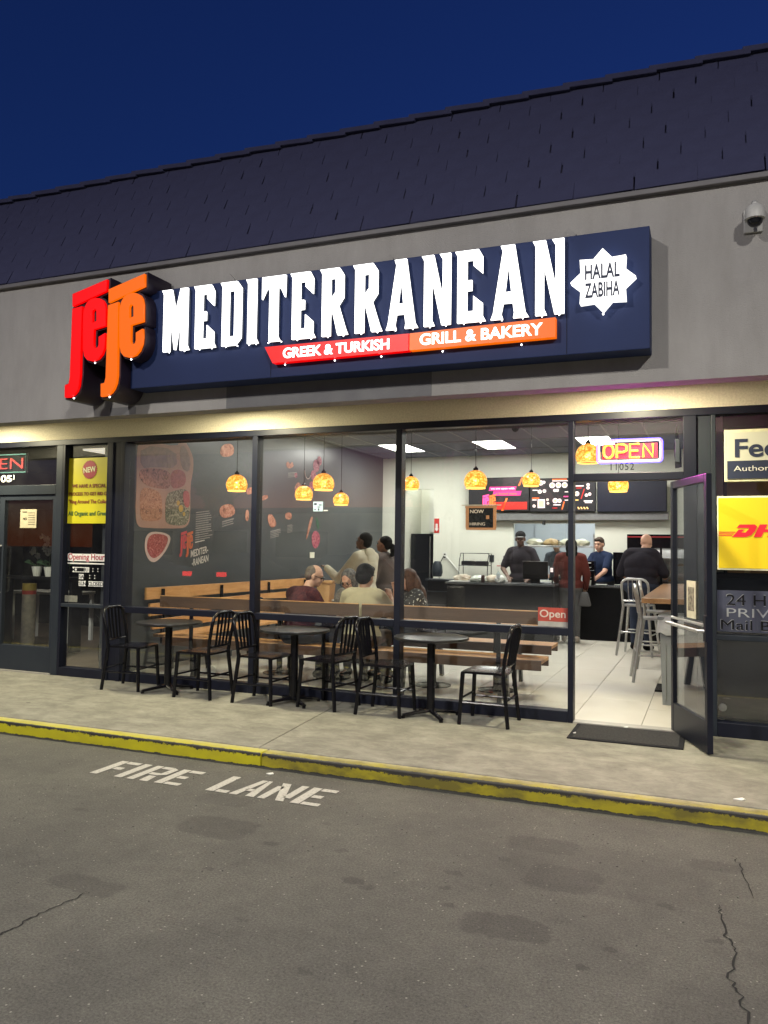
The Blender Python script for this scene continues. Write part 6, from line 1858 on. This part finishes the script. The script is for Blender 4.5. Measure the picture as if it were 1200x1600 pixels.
# standing pair
person('man with short black hair in a cream hoodie, standing in profile and reaching left', (-4.22, 2.42, Z0), 78, M_skinC, M_hoodie, M_jean,
       pose(STAND, ell=(-.27, .24, 1.12), wrl=(-.16, .52, 1.26), elr=(.24, .05, 1.14), wrr=(.20, .28, 1.06), head=(0, .03, 1.63)),
       [((0, -.022, .050), (.082, .096, .086)), ((0, -.058, .0), (.078, .058, .078))], M_hairK, sleeve=2.0, shirt_bulk=1.7, bulk=1.05, head_rot=(10, 12), hood=True, scale=.985,
       beard=[((0, .066, -.094), (.026, .026, .020))])
person('woman with black curly ponytail and brown jacket, standing behind the man in cream', (-4.17, 3.0, Z0), 78, M_skinB, M_brownj, M_blackp,
       pose(STAND, ell=(-.22, .05, 1.14), wrl=(-.10, .28, 1.10), elr=(.22, .02, 1.14), wrr=(.10, .26, 1.10), head=(0, .03, 1.63)),
       [((0, -.030, .048), (.086, .098, .086)), ((0, -.07, .0), (.07, .05, .07)), ((0, -.135, -.010), (.040, .050, .045)), ((0, -.165, -.060), (.048, .045, .065)), ((.01, -.155, -.12), (.035, .035, .04))], M_hairK, sleeve=2.0, shirt_bulk=1.4, head_rot=(8, 8), female=True, scale=.965)
# staff and customers
person('man in a black cap and charcoal shirt working behind the glossy counter', (-3.10, 6.85, Z0), 176, M_skinC, M_chef, M_blackp,
       pose(STAND, ell=(-.33, .04, 1.13), wrl=(-.22, .28, .98), elr=(.30, .06, 1.13), wrr=(.14, .30, 1.0), head=(0, .05, 1.635)),
       None, None, sleeve=.8, bulk=1.22, head_rot=(14, -6), cap=M_blackmatte, scale=1.055, collar=M_white)
person('cook seen through the serving window, head bent behind the shelf', (-2.93, 9.55, Z0), 175, M_skinB, mat('slate_tshirt', (.09, .10, .12), .9, nscale=5), M_blackp,
       pose(STAND, ell=(-.25, .08, 1.13), wrl=(-.14, .30, 1.04), elr=(.25, .08, 1.13), wrr=(.14, .30, 1.04), head=(0, .06, 1.62)),
       SHORT, M_hairK, sleeve=.6, head_rot=(0, -10), scale=1.0)
person('young man with short brown hair in a navy polo leaning on the white counter', (-1.74, 7.62, Z0), 146, M_skinA, M_navy, M_blackp,
       pose(STAND, neck=(0, .10, 1.44), head=(0, .15, 1.60), shl=(-.18, .09, 1.39), shr=(.18, .09, 1.39), ell=(-.22, .26, 1.13), wrl=(-.14, .46, .975), elr=(.22, .28, 1.13), wrr=(.18, .50, .975)),
       SHORT, mat('short_brown_hair', (.05, .032, .022), .7, nscale=60), sleeve=.72, bulk=1.05, head_rot=(14, -6), scale=1.03, shoe=M_blackmatte)
person('customer with black hair in a rust red top standing at the counter', (-2.14, 6.30, Z0), 6, M_skinB, M_redj, M_leg,
       pose(STAND, ell=(-.27, .02, 1.13), wrl=(-.24, .20, .98), elr=(.27, .02, 1.13), wrr=(.24, .14, .92), head=(0, .03, 1.60), pelvis=(0, 0, .93)),
       [((0, -.030, .050), (.098, .102, .095)), ((0, -.075, -.03), (.100, .065, .12)), ((0, -.085, -.12), (.10, .055, .10))], M_hairK, sleeve=2.0, bulk=1.15, shirt_bulk=1.6, female=True, head_rot=(10, -6), shoe=mat('pale_sneaker', (.42, .37, .32), .7), scale=.99)
person('bald heavyset man in a black t-shirt standing at the high table', (-.985, 5.72, Z0), -14, M_skinA, M_darkt, M_jean,
       pose(STAND, neck=(.02, .08, 1.44), head=(.05, .14, 1.59), shl=(-.20, .06, 1.40), shr=(.20, .06, 1.40), ell=(-.32, .08, 1.12), wrl=(-.22, .30, 1.04), elr=(.33, .10, 1.12), wrr=(.26, .34, 1.09), anl=(-.09, -.01, .09), toel=(-.10, .14, .04)),
       None, None, sleeve=.95, bulk=1.55, shirt_bulk=1.2, head_rot=(-10, -8), scale=1.05)
for k, (c, lab) in enumerate((((-1.90, 6.22, .62), 'dark handbag held at the side of the customer in rust red'), ((-2.46, 6.25, .60), 'pale tote bag hanging on the left of the customer in rust red'))):
    t = thing('bag', lab, 'bag', c)
    b = MB(); b.box(c[0] - .10, c[0] + .10, c[1] - .05, c[1] + .05, c[2], c[2] + .24, .035)
    for v in b.bm.verts:
        q = (v.co.z - c[2]) / .24; v.co.x = c[0] + (v.co.x - c[0]) * (1.1 - .6 * q)
    b.obj('bag_body', M_leg if k == 0 else mat('pale_canvas', (.3, .29, .27), .8), t, smooth=True)
    MB().tube([(c[0] - .04, c[1], c[2] + .22), (c[0], c[1], c[2] + .42), (c[0] + .04, c[1], c[2] + .22)], .007, 6).obj('strap', M_black if k == 0 else M_white, t)
# paper bag standing on the table end
t = thing('paper_bag', 'brown paper bag with rolled top on the table behind the man in maroon', 'bag', (-4.27, 1.30, .765))
b = MB(); b.box(-4.35, -4.18, 1.22, 1.36, .765, 1.10, .004)
for v in b.bm.verts:
    if v.co.z > 1: v.co.x += .03 + random.uniform(-.01, .01); v.co.y += random.uniform(-.015, .015)
b.obj('bag_body', mat('brown_paper', (.50, .30, .14), .8, col2=(.42, .24, .11), nscale=6), t)
box('rolled_top', MATS['brown_paper'], t, -4.33, -4.14, 1.26, 1.34, 1.10, 1.14, .015)

# ================================================================== NEIGHBOUR SHOP CONTENTS (left)
t = thing('white_table', 'white table inside the cleaners behind the door glass', 'table', (-9.6, 2.6, 0))
box('tabletop', M_white, t, -10.4, -9.15, 2.3, 2.9, .74, .78, .004)
for x in (-10.36, -9.21): 
    for y in (2.33, 2.83): box('leg', M_white, t, x, x + .05, y, y + .05, .004, .739)
t = thing('paper_roll', 'tall wrapped roll with yellow and red top standing in the cleaners', 'roll', (-8.05, .55, 0))
MB().lathe([(.085, .004), (.085, .88), (0, .88)], (-8.13, .55, 0), 24).obj('wrapped_roll', mat('wrinkled_wrap', (.38, .34, .24), .7, col2=(.26, .23, .17), nscale=14, bump=.6, bscale=20), t, smooth=True)
MB().lathe([(.087, .88), (.087, .93), (0, .93)], (-8.13, .55, 0), 24).obj('red_band', mat('red_band', (.45, .04, .02), .5), t)
MB().lathe([(.087, .9305), (.087, 1.02), (0, 1.02)], (-8.13, .55, 0), 24).obj('yellow_band', mat('yellow_band', (.45, .33, .05), .5), t)
def orchid(c, lab, n, h):
    t = thing('orchid', lab, 'plant', c, 'orchids in the cleaners window')
    MB().lathe([(.05, 0), (.075, .14), (0, .14)], c, 18).obj('pot', M_white, t, smooth=True)
    x, y, z = c
    st = [(x, y, z + .14), (x + .02, y, z + .14 + h * .5), (x - .02, y, z + .14 + h * .85), (x - .12, y, z + .14 + h)]
    MB().tube(st, .006, 6).obj('stem', mat('orchid_stem', (.05, .08, .03), .6), t)
    rs2 = random.Random(n)
    for k in range(n):
        q = .45 + .55 * k / n
        px, pz = x + .02 - .12 * q * q + rs2.uniform(-.07, .07), z + .14 + h * q + rs2.uniform(-.03, .03)
        b = MB()
        for j in range(5):
            a = 2 * PI * j / 5 + rs2.random(); b.ball((px + .026 * math.cos(a), y - .02 + rs2.uniform(-.01, .01), pz + .026 * math.sin(a)), .026, 1, .3, .8, 1)
        b.obj('flower', M_white, t, smooth=True)
    b = MB()
    for j in range(4):
        a = j * 1.6; b.prism([(x, y, z + .14), (x + .16 * math.cos(a), y + .16 * math.sin(a), z + .24), (x + .2 * math.cos(a + .2), y + .2 * math.sin(a + .2), z + .2)], (0, 0, .006))
    b.obj('leaves', mat('orchid_leaf', (.03, .09, .03), .5), t)
shf = thing('display_ledge', 'dark ledge holding orchids inside the cleaners', 'ledge', (-8.6, 1.6, 0))
box('ledge', M_blackmatte, shf, -9.7, -8.3, 1.45, 1.75, 1.02, 1.06); box('ledge_leg', M_blackmatte, shf, -9.68, -9.63, 1.5, 1.7, .004, 1.019); box('ledge_leg', M_blackmatte, shf, -8.37, -8.32, 1.5, 1.7, .004, 1.019)
orchid((-8.85, 1.6, 1.06), 'white orchid with many blooms in the middle of the cleaners door glass', 9, .46)
orchid((-9.10, 1.62, 1.06), 'shorter white orchid on the left of the ledge', 6, .30)
orchid((-8.55, 1.60, 1.06), 'sparse white orchid on the right of the ledge', 4, .34)
t = thing('sitting_cat_planter', 'dark planter with round pot shape behind the cleaners side window', 'planter', (-6.95, .5, 0))
t.name = 'planter'; ORG['planter'] = Vector((-6.95, .5, 0))
MB().lathe([(.10, .004), (.16, .12), (.17, .30), (.12, .42), (.08, .50), (0, .50)], (-6.72, .5, 0), 20).obj('pot', M_blackmatte, t, smooth=True)
b = MB()
for k in range(46):
    a = random.uniform(0, 2 * PI); el = random.uniform(.3, 1.4); L_ = random.uniform(.15, .34)
    d = V(math.cos(a) * math.cos(el), math.sin(a) * math.cos(el), math.sin(el)); p = V(-6.72, .5, .5); s_ = d.cross(V(0, 0, 1)).normalized() * .02
    b.poly([p - s_ * .4, p + d * L_ * .5 - s_, p + d * L_, p + d * L_ * .5 + s_, p + s_ * .4])
b.obj('foliage', mat('dim_foliage', (.03, .05, .03), .6), t, kind='stuff')

# ================================================================== PARKING LOT BEHIND THE CAMERA (seen in the glass)
M_carA = mat('silver_car_paint', (.22, .23, .24), .25, .6, coat=.6); M_carB = mat('dark_car_paint', (.03, .035, .04), .2, .4, coat=.6)
M_tail = emat('tail_lamp', (1, .02, .02), 5.0, (.5, .02, .02)); M_tyre = mat('tyre', (.015, .015, .015), .8)
M_carglass = mat('car_glass', (.015, .02, .022), .06)
def car(label, x, y, rz, m, lit):
    t = thing('parked_car', label, 'car', (0, 0, 0), 'cars parked behind the camera')
    prof = [(-2.2, .35), (-2.25, .62), (-2.15, .92), (-1.55, .98), (-.95, 1.40), (.35, 1.44), (1.15, 1.02), (2.05, .88), (2.25, .60), (2.2, .32)]
    b = MB(); N_ = 7; rows_ = []
    for i in range(N_):
        u = i / (N_ - 1) * 2 - 1
        row = []
        for px, pz in prof:
            w = .88 * (1 - .20 * max(0, (pz - .9) / .55)); e = abs(u)
            row.append(b.bm.verts.new((px * (1 - .04 * e ** 4), u * w, pz - .05 * e ** 4 * (1 if pz > .5 else 0))))
        rows_.append(row)
    for i in range(N_ - 1):
        for j in range(len(prof)):
            k = (j + 1) % len(prof); b.bm.faces.new((rows_[i][j], rows_[i][k], rows_[i + 1][k], rows_[i + 1][j]))
    b.bm.faces.new(rows_[0]); b.bm.faces.new(rows_[-1][::-1])
    b.obj('body', m, t, smooth=True)
    for s in (-1, 1):
        MB().prism([(-1.35, s * .815, 1.0), (-.9, s * .755, 1.33), (.30, s * .75, 1.36), (.98, s * .81, 1.02)], (0, s * .02, 0)).obj('side_window', M_carglass, t)
        for px in (-1.4, 1.4):
            w = MB().lathe([(0, -.1), (.20, -.1), (.32, -.09), (.33, 0), (.32, .09), (.20, .1), (0, .1)], (0, 0, 0), 24).mesh(smooth=True)
            w.transform(Matrix.Translation((px, s * .78, .33)) @ Matrix.Rotation(PI / 2, 4, 'X')); link('wheel', w, M_tyre, t)
        MB().box(-2.24, -2.14, s * .62 - .18, s * .62 + .14, .70, .84, .02).obj('tail_lamp', M_tail if lit else mat('tail_off', (.25, .02, .02), .3), t)
    MB().prism([(-1.62, -.66, 1.0), (-1.62, .66, 1.0), (-1.0, .58, 1.40), (-1.0, -.58, 1.40)], (-.02, 0, .02)).obj('rear_window', M_carglass, t)
    MB().prism([(1.2, -.68, 1.03), (1.2, .68, 1.03), (.42, .58, 1.43), (.42, -.58, 1.43)], (.02, 0, .02)).obj('windscreen', M_carglass, t)
    t.location = (x, y, ASPH); t.rotation_euler = (0, 0, R(rz))
car('dark sedan with lit tail lamps across the lot behind the camera', -14.7, -16.0, -92, M_carB, True)
car('silver sedan parked side-on across the lot, mirrored in the left windows', -19.6, -16.5, 0, M_carA, False)
car('silver hatchback across the lot on the right behind the camera', -10.5, -16.2, -88, M_carA, False)
M_bark = mat('bark', (.06, .045, .035), .9, bump=.6); M_leaf = mat('tree_leaf', (.035, .055, .022), .7, col2=(.05, .075, .03), nscale=2)
leaf_tri = None
def tree(x, y, h, r_, lab, seed):
    rr_ = random.Random(seed)
    t = thing('tree', lab, 'tree', (x, y, ASPH), 'trees across the lot behind the camera')
    MB().tube([(x, y, ASPH), (x + .1, y, h * .25), (x - .05, y + .1, h * .5), (x, y, h * .75)], [.22, .17, .12, .05], 10).obj('trunk', M_bark, t, smooth=True)
    lim = MB()
    for k in range(6):
        a = rr_.uniform(0, 2 * PI); lim.tube([(x, y, h * (.35 + .06 * k)), (x + math.cos(a) * r_ * .45, y + math.sin(a) * r_ * .45, h * (.5 + .06 * k)), (x + math.cos(a) * r_ * .75, y + math.sin(a) * r_ * .75, h * (.58 + .06 * k))], [.07, .04, .015], 6)
    lim.obj('limbs', M_bark, t)
    cl = [(x + rr_.uniform(-1, 1) * r_ * .7, y + rr_.uniform(-1, 1) * r_ * .7, h * rr_.uniform(.45, .95), r_ * rr_.uniform(.25, .5)) for _ in range(14)]
    vs, fs = [], []
    for k in range(5200):
        c = cl[rr_.randrange(14)]
        d = V(rr_.gauss(0, 1), rr_.gauss(0, 1), rr_.gauss(0, .8)).normalized() * c[3] * rr_.random() ** .4
        p = V(c[0], c[1], c[2]) + d
        u = V(rr_.uniform(-1, 1), rr_.uniform(-1, 1), rr_.uniform(-1, 1)).normalized() * .16; w = u.cross(V(rr_.uniform(-1, 1), rr_.uniform(-1, 1), rr_.uniform(-1, 1))).normalized() * .09
        i = len(vs); vs += [p - u, p + w, p + u, p - w]; fs.append((i, i + 1, i + 2, i + 3))
    me = bpy.data.meshes.new('crown'); me.from_pydata(vs, [], fs); link('crown', me, M_leaf, t)
tree(-14, -36, 9, 3.6, 'broad tree across the lot on the left behind the camera', 1); tree(-31, -38, 10, 4.2, 'tallest tree at the far left behind the camera', 2)
tree(-7, -36, 8, 3.0, 'small tree across the lot straight behind the camera', 3); tree(3, -35, 9, 3.5, 'tree across the lot on the right behind the camera', 4); tree(13, -38, 10, 4.4, 'broad tree at the far right behind the camera', 5)
t = thing('low_building', 'long low shop building across the parking lot behind the camera', 'building', (-10, -48, 0))
box('wall', M_stucco, t, -50, 30, -56, -48, ASPH, 4.2); box('roof', M_roof, t, -51, 31, -57, -47, 4.2, 4.6)
for k in range(10): box('window', M_carglass, t, -46 + k * 7.2, -41.5 + k * 7.2, -47.99, -47.9, .8, 2.8)
